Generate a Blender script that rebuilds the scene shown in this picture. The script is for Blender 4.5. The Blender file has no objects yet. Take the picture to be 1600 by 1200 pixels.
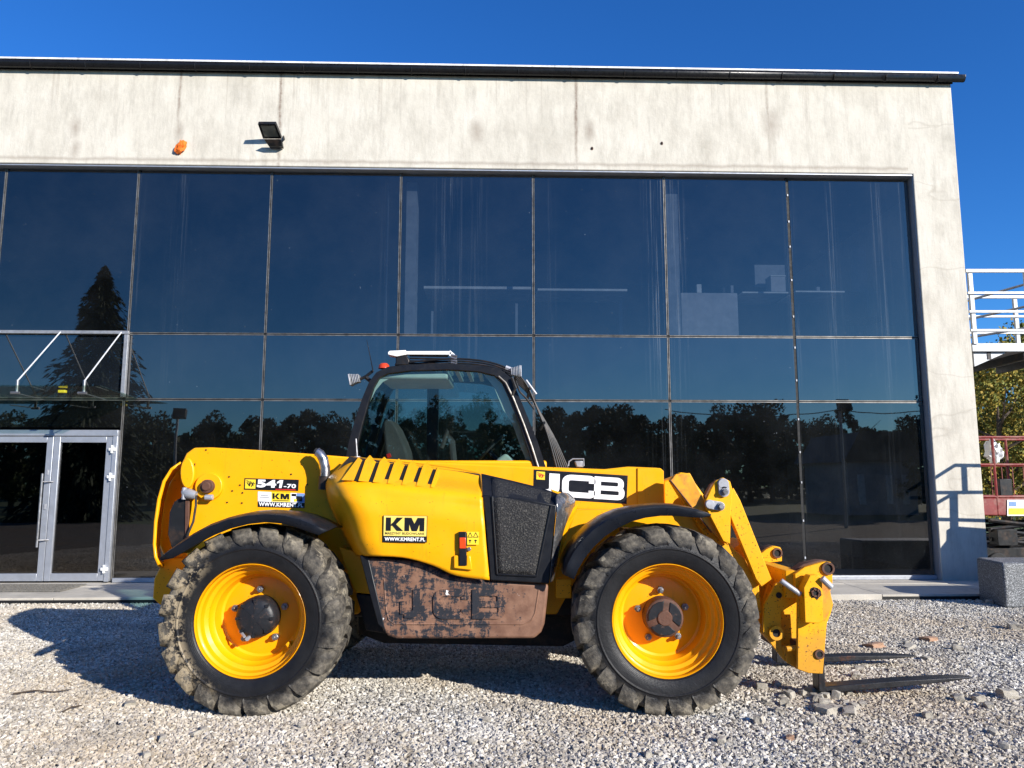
import bpy, bmesh, math, random
from mathutils import Vector, Matrix, noise as mnoise
R = math.radians
random.seed(7)
scene = bpy.context.scene
C = scene.collection

# ------------------------------------------------------------------ camera, light
FPX, HC, PITCH = 1200.0, 1.52, R(7.5)
cam_d = bpy.data.cameras.new('camera')
cam = bpy.data.objects.new('camera', cam_d); C.objects.link(cam)
cam.location = (0, 0, HC); cam.rotation_euler = (R(90) + PITCH, 0, 0)
cam_d.sensor_width = 36; cam_d.lens = 36 * FPX / 1600
cam_d.clip_start = 0.1; cam_d.clip_end = 2000
scene.camera = cam
scene.render.resolution_x = 1024; scene.render.resolution_y = 768

SUN_EL, SUN_AZ = R(21), R(46)          # azimuth measured from behind the camera towards the right
world = bpy.data.worlds.new('World'); scene.world = world
world.use_nodes = True
wn = world.node_tree
bg = wn.nodes['Background']
sky = wn.nodes.new('ShaderNodeTexSky'); sky.sky_type = 'NISHITA'
sky.sun_disc = False; sky.sun_elevation = SUN_EL
sky.sun_rotation = math.pi - SUN_AZ
sky.altitude = 300; sky.air_density = 1.0; sky.dust_density = 0.15; sky.ozone_density = 2.0
hs = wn.nodes.new('ShaderNodeHueSaturation'); hs.inputs['Saturation'].default_value = 1.25
wn.links.new(sky.outputs[0], hs.inputs['Color'])
tn = wn.nodes.new('ShaderNodeMix'); tn.data_type = 'RGBA'; tn.blend_type = 'MULTIPLY'; tn.inputs[0].default_value = 1
wn.links.new(hs.outputs[0], tn.inputs[6]); tn.inputs[7].default_value = (.44, .92, 1.52, 1)
wn.links.new(tn.outputs[2], bg.inputs[0]); bg.inputs[1].default_value = 0.078
sl = bpy.data.lights.new('sun', 'SUN'); sl.energy = 5.0; sl.angle = R(0.5); sl.color = (1.0, 0.95, 0.87)
so = bpy.data.objects.new('sun', sl); C.objects.link(so)
sdir = Vector((math.sin(SUN_AZ) * math.cos(SUN_EL), -math.cos(SUN_AZ) * math.cos(SUN_EL), math.sin(SUN_EL)))
so.location = sdir * 60
so.rotation_euler = sdir.to_track_quat('Z', 'Y').to_euler()
scene.view_settings.view_transform = 'Standard'; scene.view_settings.look = 'None'
scene.view_settings.exposure = 0.65; scene.view_settings.gamma = 1
scene.view_settings.use_curve_mapping = False
scene.render.engine = 'CYCLES'
scene.cycles.max_bounces = 8; scene.cycles.transparent_max_bounces = 12

# ------------------------------------------------------------------ measuring helpers (metres from photograph measurements)
FW = Vector((0, math.cos(PITCH), math.sin(PITCH))); UP = Vector((0, -math.sin(PITCH), math.cos(PITCH)))
def ray(px, py): return Vector(((px - 800) / FPX, 0, 0)) + UP * (-(py - 600) / FPX) + FW
def P(px, py, Y):
    d = ray(px, py); t = Y / d.y
    return Vector((d.x * t, Y, HC + d.z * t))
FA = R(1.7); FO = Vector((0, 11.9, 0)); FU = Vector((math.cos(FA), math.sin(FA), 0)); FN = Vector((math.sin(FA), -math.cos(FA), 0))
def fw(u, out, z): return FO + FU * u + FN * out + Vector((0, 0, z))
def FPt(px, py, out=0.0):
    d = ray(px, py); o = Vector((0, 0, HC))
    t = ((FO + FN * out - o).dot(FN)) / d.dot(FN)
    q = o + d * t
    return (q - FO).dot(FU), q.z
def GR(px, py, z=0.0):
    d = ray(px, py); t = (z - HC) / d.z
    return Vector((d.x * t, d.y * t, z))

# ------------------------------------------------------------------ object helpers
WL = {}
def tag(o, label=None, cat=None, group=None, kind=None):
    if label: o['label'] = label
    if cat: o['category'] = cat
    if group: o['group'] = group
    if kind: o['kind'] = kind
    return o
def empty(name, loc, label, cat, group=None, rz=0):
    o = bpy.data.objects.new(name, None); C.objects.link(o); o.location = loc; o.rotation_euler.z = rz
    o.empty_display_size = 0.2
    WL[o] = Vector(loc)
    return tag(o, label, cat, group)
class MB:
    def __init__(s): s.v = []; s.f = []; s.m = []; s.cm = 0
    def add(s, vs, fs):
        b = len(s.v); s.v += [Vector(p) for p in vs]
        for f in fs: s.f.append([b + i for i in f]); s.m.append(s.cm)
        return s
    def box(s, c, d, M=None):
        x, y, z = [k / 2 for k in d]; c = Vector(c)
        vs = [Vector((i * x, j * y, k * z)) for k in (-1, 1) for j in (-1, 1) for i in (-1, 1)]
        if M is not None: vs = [M @ p for p in vs]
        return s.add([c + p for p in vs], [(0, 2, 3, 1), (4, 5, 7, 6), (0, 1, 5, 4), (2, 6, 7, 3), (0, 4, 6, 2), (1, 3, 7, 5)])
    def fbox(s, u0, u1, o0, o1, z0, z1):     # box in the facade's own frame
        vs = [fw(u, o, z) for z in (z0, z1) for o in (o1, o0) for u in (u0, u1)]
        return s.add(vs, [(0, 2, 3, 1), (4, 5, 7, 6), (0, 1, 5, 4), (2, 6, 7, 3), (0, 4, 6, 2), (1, 3, 7, 5)])
    def poly(s, front, back):                # closed solid from two matching outlines
        n = len(front)
        fs = [list(range(n)), list(range(2 * n - 1, n - 1, -1))]
        for i in range(n):
            j = (i + 1) % n; fs.append([i, i + n, j + n, j])
        return s.add(list(front) + list(back), fs)
    def pr(s, pts, Y0, Y1):                  # outline measured on the plane Y0, real thickness to Y1
        fr = [P(x, y, Y0) for x, y in pts]
        a = sum(fr[i].x * fr[(i + 1) % len(fr)].z - fr[(i + 1) % len(fr)].x * fr[i].z for i in range(len(fr)))
        if a < 0: fr.reverse()
        return s.poly(fr, [Vector((p.x, Y1, p.z)) for p in fr])
    def tube(s, pts, r, n=8, cap=True):
        pts = [Vector(p) for p in pts]; rs = r if isinstance(r, (list, tuple)) else [r] * len(pts)
        rings = []; up = None
        for i, p in enumerate(pts):
            d = (pts[min(i + 1, len(pts) - 1)] - pts[max(i - 1, 0)]).normalized()
            if up is None:
                up = Vector((0, 0, 1)) if abs(d.z) < .9 else Vector((1, 0, 0))
            a = d.cross(up).normalized(); b = a.cross(d).normalized(); up = b
            rings.append([p + a * (rs[i] * math.cos(2 * math.pi * k / n)) + b * (rs[i] * math.sin(2 * math.pi * k / n)) for k in range(n)])
        vs = [q for rg in rings for q in rg]; fs = []
        for i in range(len(pts) - 1):
            for k in range(n):
                k2 = (k + 1) % n; fs.append((i * n + k, i * n + k2, (i + 1) * n + k2, (i + 1) * n + k))
        if cap: fs.append(list(range(n))[::-1]); fs.append([(len(pts) - 1) * n + k for k in range(n)])
        return s.add(vs, fs)
    def cylY(s, c, r, y0, y1, n=20, r2=None):  # cylinder along Y
        c = Vector(c); r2 = r if r2 is None else r2
        a = [Vector((c.x + r * math.cos(2 * math.pi * k / n), y0, c.z + r * math.sin(2 * math.pi * k / n))) for k in range(n)]
        b = [Vector((c.x + r2 * math.cos(2 * math.pi * k / n), y1, c.z + r2 * math.sin(2 * math.pi * k / n))) for k in range(n)]
        return s.poly(a, b)
    def lathe(s, prof, n=48, close=False):   # prof: (r, y) round the Y axis
        vs = []; m = len(prof)
        for k in range(n):
            a = 2 * math.pi * k / n
            for r, y in prof: vs.append((r * math.cos(a), y, r * math.sin(a)))
        fs = []
        for k in range(n):
            k2 = (k + 1) % n
            for i in range(m - 1 + (1 if close else 0)):
                i2 = (i + 1) % m
                fs.append((k * m + i, k2 * m + i, k2 * m + i2, k * m + i2))
        return s.add(vs, fs)
    def grid(s, rows, thick=0.0):
        m = len(rows[0]); vs = [p for r in rows for p in r]; fs = []
        for i in range(len(rows) - 1):
            for j in range(m - 1): fs.append((i * m + j, (i + 1) * m + j, (i + 1) * m + j + 1, i * m + j + 1))
        return s.add(vs, fs)
    def build(s, name, mat, parent=None, smooth=False, bev=0, seg=2, sub=0, solid=0, local=False, ang=35):
        me = bpy.data.meshes.new(name)
        off = Vector((0, 0, 0)) if (parent is None or local) else WL.get(parent, Vector((0, 0, 0)))
        me.from_pydata([tuple(p - off) for p in s.v], [], s.f); me.update()
        for m_ in (mat if isinstance(mat, (list, tuple)) else [mat]): me.materials.append(m_)
        if any(s.m): me.polygons.foreach_set('material_index', s.m)
        bm = bmesh.new(); bm.from_mesh(me)
        if len(s.f) > 1: bmesh.ops.recalc_face_normals(bm, faces=bm.faces); bm.to_mesh(me); bm.free()
        o = bpy.data.objects.new(name, me); C.objects.link(o)
        if parent is not None: o.parent = parent; WL[o] = off
        if solid:
            q = o.modifiers.new('t', 'SOLIDIFY'); q.thickness = solid; q.offset = 0
        if sub:
            q = o.modifiers.new('s', 'SUBSURF'); q.levels = sub; q.render_levels = sub
        if bev:
            q = o.modifiers.new('b', 'BEVEL'); q.width = bev; q.segments = seg; q.limit_method = 'ANGLE'; q.angle_limit = R(ang)
        if smooth or bev or sub:
            me.polygons.foreach_set('use_smooth', [True] * len(me.polygons))
            if not sub:
                try: me.set_sharp_from_angle(angle=R(40))
                except Exception: pass
        return o
def copy_tree(o, parent=None, loc=None, rz=None):
    c = o.copy(); C.objects.link(c)
    if parent is not None: c.parent = parent
    if loc is not None: c.location = loc
    if rz is not None: c.rotation_euler.z = rz
    for ch in list(o.children): copy_tree(ch, c)
    return c

# ------------------------------------------------------------------ materials
class NT:
    def __init__(s, name):
        s.m = bpy.data.materials.new(name); s.m.use_nodes = True; s.t = s.m.node_tree
        s.b = s.t.nodes['Principled BSDF']; s.out = s.t.nodes['Material Output']; s._tc = None
    def n(s, ty, **kw):
        q = s.t.nodes.new(ty)
        for k, v in kw.items(): setattr(q, k, v)
        return q
    def l(s, a, b): s.t.links.new(a, b)
    def co(s, scale=(1, 1, 1), out='Object', loc=(0, 0, 0)):
        if s._tc is None: s._tc = s.n('ShaderNodeTexCoord')
        mp = s.n('ShaderNodeMapping'); mp.inputs['Scale'].default_value = scale; mp.inputs['Location'].default_value = loc
        s.l(s._tc.outputs[out], mp.inputs[0]); return mp.outputs[0]
    def noise(s, vec, scale, detail=4, rough=.6, dist=0):
        q = s.n('ShaderNodeTexNoise'); q.inputs['Scale'].default_value = scale; q.inputs['Detail'].default_value = detail
        q.inputs['Roughness'].default_value = rough; q.inputs['Distortion'].default_value = dist
        s.l(vec, q.inputs['Vector']); return q.outputs['Fac']
    def ramp(s, fac, stops, interp='LINEAR'):
        q = s.n('ShaderNodeValToRGB'); q.color_ramp.interpolation = interp; e = q.color_ramp.elements
        while len(e) < len(stops): e.new(.5)
        for i, (p, c) in enumerate(stops):
            e[i].position = p; e[i].color = (c, c, c, 1) if isinstance(c, (int, float)) else (*c, 1)
        s.l(fac, q.inputs[0]); return q.outputs[0]
    def math(s, op, a, b=None, clamp=False):
        q = s.n('ShaderNodeMath', operation=op); q.use_clamp = clamp
        for i, x in enumerate((a, b)):
            if x is None: continue
            if isinstance(x, (int, float)): q.inputs[i].default_value = x
            else: s.l(x, q.inputs[i])
        return q.outputs[0]
    def mix(s, fac, a, b):
        q = s.n('ShaderNodeMix', data_type='RGBA')
        for i, x in ((0, fac), (6, a), (7, b)):
            if isinstance(x, (int, float)): q.inputs[i].default_value = x
            elif isinstance(x, tuple): q.inputs[i].default_value = (*x, 1)
            else: s.l(x, q.inputs[i])
        return q.outputs[2]
    def bump(s, h, strength=.3, dist=.01):
        q = s.n('ShaderNodeBump'); q.inputs['Strength'].default_value = strength; q.inputs['Distance'].default_value = dist
        s.l(h, q.inputs['Height']); s.l(q.outputs[0], s.b.inputs['Normal']); return q
    def xyz(s, vec):
        q = s.n('ShaderNodeSeparateXYZ'); s.l(vec, q.inputs[0]); return q.outputs
    def set(s, col=None, rough=None, metal=None, spec=None, coat=None, trans=None, ior=None):
        b = s.b.inputs
        for k, v in (('Base Color', col), ('Roughness', rough), ('Metallic', metal), ('Specular IOR Level', spec), ('Coat Weight', coat), ('IOR', ior)):
            if v is None: continue
            if isinstance(v, (int, float)): b[k].default_value = v
            elif isinstance(v, tuple): b[k].default_value = (*v, 1)
            else: s.l(v, b[k])
        return s.m
def simple(name, col, rough=.5, metal=0, var=.25, vs=6, bump=0, bs=60, spec=.5, coat=0, dirt=None, ds=3, dt=(.5, .7)):
    t = NT(name); v = t.co()
    nz = t.noise(v, vs, 5)
    lo = tuple(c * (1 - var) for c in col); hi = tuple(min(1, c * (1 + var * .6)) for c in col)
    c = t.ramp(nz, [(.3, lo), (.7, hi)])
    if dirt:
        f = t.ramp(t.noise(t.co(loc=(3.1, 7, 2)), ds, 8, .7), [(dt[0], 0.0), (dt[1], 1.0)])
        c = t.mix(f, c, dirt)
    rg = t.ramp(t.noise(v, vs * 3, 3), [(.3, max(0, rough - .08)), (.7, min(1, rough + .1))])
    t.set(c, rg, metal, spec if max(col) > .03 else min(spec, .3), coat)
    if bump: t.bump(t.noise(v, bs, 6), bump, .005)
    return t.m

def yellow(name, col=(.90, .39, .002), chips=.62, rough=.36, lowdirt=1.0):
    t = NT(name); v = t.co()
    c = t.ramp(t.noise(v, 2.5, 4), [(.3, tuple(k * .90 for k in col)), (.75, col)])
    dust = t.ramp(t.noise(t.co(scale=(1, 1, .5), loc=(2, 3, 1)), 7, 8, .7), [(.55, 0.0), (.9, .18)])
    c = t.mix(dust, c, (.42, .25, .07))
    sp = t.ramp(t.noise(v, 75, 2, .5), [(chips + .10, 0.0), (chips + .12, 1.0)])
    c = t.mix(sp, c, (.07, .028, .01))
    st = t.ramp(t.noise(t.co(scale=(1, 1, .16), loc=(5, 1, 1)), 26, 4, .6), [(.60, 0.0), (.78, .28)])
    c = t.mix(st, c, (.30, .13, .015))
    z_ = t.xyz(v)[2]
    low = t.math('MULTIPLY', t.ramp(t.math('ADD', z_, t.math('MULTIPLY', t.noise(t.co(loc=(8, 8, 8)), 5, 8, .7), .9)), [(.75, .38), (1.4, 0.0)]), lowdirt)
    c = t.mix(low, c, (.20, .12, .05))
    t.set(c, t.ramp(t.noise(v, 9, 5), [(.3, rough - .06), (.75, rough + .2)]), 0, .28, .06)
    t.b.inputs['Coat Roughness'].default_value = .12
    t.bump(t.noise(v, 3, 2), .06, .02)
    return t.m
M = {}
M['yellow'] = yellow('yellow_paint')
M['yellow_worn'] = yellow('worn_yellow_paint', (.88, .395, .003), .556, .45)
M['rimpaint'] = yellow('rim_paint', (.90, .375, .002), .64, .30, .0)
M['black'] = simple('black_plastic', (.008, .009, .012), .4, dirt=(.03, .028, .026), ds=5, dt=(.55, .85), bump=.1, bs=150)
M['blackmetal'] = simple('black_metal', (.015, .016, .018), .42, .2, dirt=(.06, .04, .03), ds=8)
M['guard'] = simple('black_mudguard', (.007, .009, .014), .33, dirt=(.035, .033, .03), ds=6, dt=(.62, .9), bump=.05, bs=90)
M['rubber'] = simple('rubber', (.018, .018, .019), .6, bump=.3, bs=80, dirt=(.05, .045, .04), ds=6)
M['hub'] = simple('hub_black', (.016, .017, .02), .40, dirt=(.10, .06, .045), ds=24, dt=(.56, .70), bump=.3, bs=60)
M['rust'] = simple('rusty_steel', (.10, .042, .024), .75, dirt=(.05, .025, .015), ds=14, bump=.5, bs=60)
M['steel'] = simple('bare_steel', (.30, .30, .31), .38, .8, dirt=(.10, .08, .06), ds=20, dt=(.5, .75))
M['zinc'] = simple('zinc_plate', (.38, .39, .42), .5, .3, dirt=(.22, .21, .2), ds=12)
M['chrome'] = simple('exhaust_steel', (.42, .41, .42), .28, .9, dirt=(.08, .06, .05), ds=22, dt=(.5, .7))
M['white'] = simple('white_paint', (.78, .78, .76), .45, var=.08)
M['decalwhite'] = simple('sticker_white', (.86, .86, .86), .4, var=.03)
M['decalblack'] = simple('sticker_black', (.010, .011, .015), .35, var=.1)
M['decalyellow'] = simple('sticker_yellow', (.85, .62, .03), .4, var=.05)
M['decalred'] = simple('sticker_red', (.55, .02, .02), .4)
M['decalblue'] = simple('sticker_blue', (.16, .28, .55), .4)
M['orange'] = simple('orange_lens', (.75, .06, .01), .2, spec=.6)
M['amber'] = simple('amber_lens', (.55, .05, .015), .2)
M['redpaint'] = simple('red_paint', (.20, .015, .014), .5, dirt=(.28, .16, .12), ds=5, dt=(.48, .75), bump=.1)
M['alu'] = simple('aluminium_frame', (.40, .42, .46), .4, .55, var=.1)
M['alu_light'] = simple('aluminium_light', (.66, .68, .70), .4, .3, var=.1)
M['galv'] = simple('galvanised_steel', (.30, .31, .325), .45, .4, vs=14, dirt=(.3, .3, .3), ds=9)
M['strip'] = simple('joint_cover_metal', (.20, .19, .175), .42, .5, vs=8, var=.5)
M['joint'] = simple('joint_black', (.012, .012, .012), .6)
M['gutter'] = simple('gutter_black', (.009, .009, .010), .3, spec=.5)
M['flash'] = simple('roof_flashing', (.78, .78, .76), .5, dirt=(.4, .38, .33), ds=9)
M['granite'] = simple('granite', (.10, .105, .11), .5, vs=70, var=.8, dirt=(.48, .49, .50), ds=85, dt=(.53, .60), bump=.5, bs=60)
M['slab'] = simple('paving_concrete', (.48, .44, .37), .85, vs=2.5, var=.16, dirt=(.22, .21, .19), ds=2.2, dt=(.52, .85), bump=.25, bs=120)
M['grate'] = simple('door_mat', (.16, .15, .13), .8, vs=40, var=.5, bump=.5, bs=200)
M['foam'] = simple('orange_foam', (.75, .15, .01), .8, bump=.8, bs=80)
M['interior'] = simple('interior_wall', (.30, .31, .33), .9)
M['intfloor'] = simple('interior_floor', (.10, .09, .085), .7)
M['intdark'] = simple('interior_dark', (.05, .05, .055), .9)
M['desk'] = simple('desk_top', (.62, .62, .60), .5)
M['cabinet'] = simple('cabinet_grey', (.40, .39, .40), .6)
M['fabric'] = simple('seat_fabric', (.035, .035, .038), .9, bump=.4)
M['trim'] = simple('cab_trim', (.34, .38, .35), .7, var=.12, dirt=(.33, .36, .32), ds=4)
M['bark'] = simple('bark', (.07, .05, .035), .95, bump=.8, bs=20)
M['fork'] = simple('fork_steel', (.030, .030, .033), .42, .5, dirt=(.16, .06, .03), ds=9, dt=(.58, .8), bump=.3, bs=50)

def tyre_mat(name, mud_side):
    t = NT(name); v = t.co(); x = t.xyz(v)
    r = t.math('SQRT', t.math('ADD', t.math('MULTIPLY', x[0], x[0]), t.math('MULTIPLY', x[2], x[2])))
    c = t.ramp(t.noise(v, 9, 5), [(.3, (.007, .007, .008)), (.75, (.016, .016, .017))])
    edge = t.ramp(t.math('ADD', r, t.math('MULTIPLY', t.math('SUBTRACT', t.noise(v, 9, 6), .5), .14)), [(.505, 0.0), (.555, 1.0)])
    dust = t.ramp(t.noise(v, 6, 8, .72), [(.34, .05), (.66, 1.0)])
    dc = t.ramp(t.noise(t.co(loc=(1, 2, 3)), 24, 6), [(.3, (.05, .045, .038)), (.7, (.27, .235, .18))])
    c = t.mix(t.math('MULTIPLY', edge, dust), c, dc)
    lower = t.ramp(x[0], [(.0, 0.0), (1.0, 1.0)])
    side = t.math('MULTIPLY', t.ramp(t.math('ADD', t.math('MULTIPLY', x[0], -1.5 if mud_side else -.6), t.math('MULTIPLY', t.noise(v, 5, 6), .9)), [(.80, 0.0), (1.08, 1.0)]),
                  t.ramp(t.noise(t.co(loc=(9, 9, 9)), 19, 7, .75), [(.47, 0.0), (.52, 1.0)]))
    c = t.mix(t.math('MULTIPLY', side, t.ramp(r, [(.42, 0.0), (.48, 1.0)])), c, (.30, .24, .155))
    blot = t.ramp(t.noise(t.co(loc=(4, 4, 4)), 13, 8, .78), [(.66, 0.0), (.74, .8)])
    c = t.mix(blot, c, (.11, .098, .078))
    cake = t.math('MULTIPLY', t.ramp(t.noise(t.co(loc=(6, 1, 4)), 8, 9, .75), [(.55, 0.0), (.62, 1.0)]), t.ramp(r, [(.50, 0.0), (.57, .8)]))
    c = t.mix(cake, c, (.30, .26, .19))
    t.set(c, t.ramp(edge, [(0, .42), (1, .8)]), 0, .3)
    rings = t.math('MULTIPLY', t.math('SINE', t.math('MULTIPLY', r, 700)), t.ramp(r, [(.375, 1.0), (.45, 0.0)]))
    h = t.math('ADD', t.noise(v, 45, 8, .7), t.math('MULTIPLY', rings, .12))
    t.bump(t.math('MULTIPLY', h, t.ramp(r, [(.47, .35), (.54, 1.0)])), .8, .008)
    return t.m
M['tyre_a'] = tyre_mat('tyre_muddy', True); M['tyre_b'] = tyre_mat('tyre_dusty', False)

def concrete():
    t = NT('facade_concrete'); v = t.co(); x = t.xyz(v)
    c = t.ramp(t.noise(t.co(scale=(1, 1, .6)), 1.7, 8, .68), [(.28, (.43, .395, .33)), (.5, (.56, .52, .44)), (.75, (.64, .60, .52))])
    streak = t.ramp(t.noise(t.co(scale=(3.2, 3.2, .8)), 1.8, 9, .75), [(.48, 0.0), (.74, .7)])
    c = t.mix(streak, c, (.36, .33, .275))
    fine = t.ramp(t.noise(t.co(scale=(20, 20, 2.2), loc=(3, 3, 3)), 1.0, 8, .75), [(.52, 0.0), (.8, .55)])
    c = t.mix(fine, c, (.33, .30, .25))
    top = 7.72
    acc = None
    for px, w, ln, st in ((280, .035, .9, .7), (438, .045, 1.8, .85), (592, .03, .45, .35), (900, .04, 1.4, .9), (1200, .035, 1.0, .5), (120, .12, 9, .0)):
        u, z = FPt(px, 180, .15)
        dx = t.math('ABSOLUTE', t.math('ADD', t.math('SUBTRACT', x[0], u), t.math('MULTIPLY', t.math('SUBTRACT', t.noise(t.co(loc=(px * .01, 0, 0)), 2.2, 4), .5), .09)))
        m1 = t.math('SUBTRACT', 1.0, t.math('DIVIDE', dx, w), clamp=True)
        m2 = t.math('SUBTRACT', 1.25, t.math('DIVIDE', t.math('SUBTRACT', top, x[2]), ln), clamp=True)
        mm = t.math('MULTIPLY', t.math('MULTIPLY', m1, m2), st)
        acc = mm if acc is None else t.math('MAXIMUM', acc, mm)
    acc = t.math('MULTIPLY', acc, t.ramp(t.noise(v, 14, 6, .7), [(.3, .35), (.6, 1.2)]))
    drip = t.math('MULTIPLY', t.ramp(t.noise(t.co(scale=(10, 10, .02)), 1.0, 5, .8), [(.56, 0.0), (.72, .5)]), t.ramp(t.math('SUBTRACT', top + .4, x[2]), [(0, 1.0), (1.0, .15), (1.6, 0.0)]))
    hem = t.math('MULTIPLY', t.math('SUBTRACT', 1.0, t.math('DIVIDE', t.math('ABSOLUTE', t.math('SUBTRACT', x[2], t.math('ADD', FPt(743, 259, .15)[1], t.math('MULTIPLY', t.noise(v, 3, 4), .08)))), .045), clamp=True), t.math('MULTIPLY', t.math('LESS_THAN', x[0], 6.45), .45))
    acc = t.math('MAXIMUM', acc, t.math('MAXIMUM', drip, hem))
    for px, py, rr in ((118, 200, .13), (118, 232, .12), (745, 205, .16), (922, 205, .12), (1205, 195, .2), (280, 205, .12)):
        u, z = FPt(px, py, .15)
        dx = t.math('SUBTRACT', x[0], u); dz = t.math('MULTIPLY', t.math('SUBTRACT', x[2], z), .55)
        d = t.math('SQRT', t.math('ADD', t.math('MULTIPLY', dx, dx), t.math('MULTIPLY', dz, dz)))
        d = t.math('ADD', d, t.math('MULTIPLY', t.math('SUBTRACT', t.noise(v, 7, 5), .5), .14))
        acc = t.math('MAXIMUM', acc, t.math('MULTIPLY', t.math('SUBTRACT', 1.0, t.math('DIVIDE', d, rr), clamp=True), .55))
    c = t.mix(acc, c, (.20, .150, .115))
    low = t.ramp(t.math('ADD', x[2], t.math('MULTIPLY', t.noise(v, 3, 6), .8)), [(.35, .6), (.95, 0.0)])
    c = t.mix(low, c, (.34, .31, .27))
    # cracks on the pier
    vor = t.n('ShaderNodeTexVoronoi', feature='DISTANCE_TO_EDGE'); vor.inputs['Scale'].default_value = .9
    wv = t.co(scale=(.5, .5, 1.1)); nn = t.n('ShaderNodeTexNoise'); nn.inputs['Scale'].default_value = 2.5; t.l(wv, nn.inputs['Vector'])
    mx = t.n('ShaderNodeMix', data_type='RGBA'); mx.inputs[0].default_value = .35; t.l(wv, mx.inputs[6]); t.l(nn.outputs['Color'], mx.inputs[7])
    t.l(mx.outputs[2], vor.inputs['Vector'])
    cr = t.math('MULTIPLY', t.ramp(vor.outputs['Distance'], [(.0, .45), (.010, 0.0)]), t.ramp(x[0], [(.0, 0.0), (1.0, 1.0)]))
    pier = t.math('GREATER_THAN', x[0], 6.5)
    c = t.mix(t.math('MULTIPLY', cr, pier), c, (.36, .32, .26))
    t.set(c, .9, 0, .2)
    t.bump(t.math('ADD', t.noise(v, 18, 8, .7), t.math('MULTIPLY', t.noise(v, 2, 3), 2.0)), .35, .012)
    return t.m
M['concrete'] = concrete()

def facade_glass(name, refl_ior, tint, opaque=False, streaks=True):
    t = NT(name); t.t.nodes.remove(t.b)
    v = t.co(); x = t.xyz(v)
    gl = t.n('ShaderNodeBsdfGlossy'); gl.inputs['Roughness'].default_value = .012; gl.inputs['Color'].default_value = (1.0, .93, .86, 1)
    bp = t.n('ShaderNodeBump'); bp.inputs['Strength'].default_value = .10; bp.inputs['Distance'].default_value = .01
    t.l(t.noise(v, .7, 2), bp.inputs['Height']); t.l(bp.outputs[0], gl.inputs['Normal'])
    if opaque:
        tr = t.n('ShaderNodeBsdfDiffuse'); tr.inputs['Color'].default_value = (*tint, 1)
    else:
        tr = t.n('ShaderNodeBsdfTransparent'); tr.inputs['Color'].default_value = (*tint, 1)
    F0 = ((refl_ior - 1) / (refl_ior + 1)) ** 2
    lw = t.n('ShaderNodeLayerWeight'); lw.inputs['Blend'].default_value = .5
    fz = t.math('ADD', t.math('MULTIPLY', t.math('POWER', lw.outputs['Facing'], 5.0), 1 - F0), F0, clamp=True)
    m1 = t.n('ShaderNodeMixShader'); t.l(fz, m1.inputs[0]); t.l(tr.outputs[0], m1.inputs[1]); t.l(gl.outputs[0], m1.inputs[2])
    last = m1.outputs[0]
    if streaks:
        f = t.ramp(t.noise(t.co(scale=(30, 30, .35)), 1.0, 6, .75), [(.52, 0.0), (.80, 1.0)])
        acc = None
        for px, w, s_ in ((1033, .36, 1.0), (1060, .16, .7), (1238, .14, .7), (1298, .16, .6), (1375, .2, .55), (1418, .12, 1.0), (700, .3, .45), (740, .3, .25), (600, .12, .25), (280, .25, .3), (215, .1, .3), (860, .12, .2)):
            u, _ = FPt(px, 400)
            mm = t.math('MULTIPLY', t.math('SUBTRACT', 1.0, t.math('DIVIDE', t.math('ABSOLUTE', t.math('SUBTRACT', x[0], u)), w), clamp=True), s_)
            acc = mm if acc is None else t.math('MAXIMUM', acc, mm)
        zf = t.ramp(t.math('MULTIPLY', x[2], .12), [(.0, .12), (.33, .25), (.45, 1.0), (.9, 1.0)])
        spots = t.ramp(t.noise(v, 26, 1), [(.80, 0.0), (.82, .5)])
        dust = t.ramp(t.noise(v, .7, 6, .7), [(.4, 0.003), (.8, .016)])
        fac = t.math('ADD', t.math('MULTIPLY', t.math('MULTIPLY', f, acc), t.math('MULTIPLY', zf, .30)), t.math('ADD', dust, t.math('MULTIPLY', spots, .3)), clamp=True)
        df = t.n('ShaderNodeBsdfDiffuse'); df.inputs['Color'].default_value = (.62, .68, .72, 1)
        m2 = t.n('ShaderNodeMixShader'); t.l(fac, m2.inputs[0]); t.l(last, m2.inputs[1]); t.l(df.outputs[0], m2.inputs[2]); last = m2.outputs[0]
    t.l(last, t.out.inputs[0]); return t.m
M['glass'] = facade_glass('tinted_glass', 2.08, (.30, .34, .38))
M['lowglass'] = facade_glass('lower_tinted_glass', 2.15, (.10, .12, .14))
M['spandrel'] = facade_glass('spandrel_glass', 2.22, (.003, .005, .008), True)
M['doorglass'] = facade_glass('door_glass', 1.9, (.22, .25, .27), False, False)
M['canopyglass'] = facade_glass('canopy_glass', 1.6, (.80, .90, .85), False, False)
M['cabglass'] = facade_glass('cab_glass', 1.75, (.62, .76, .74), False, False)

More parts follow.
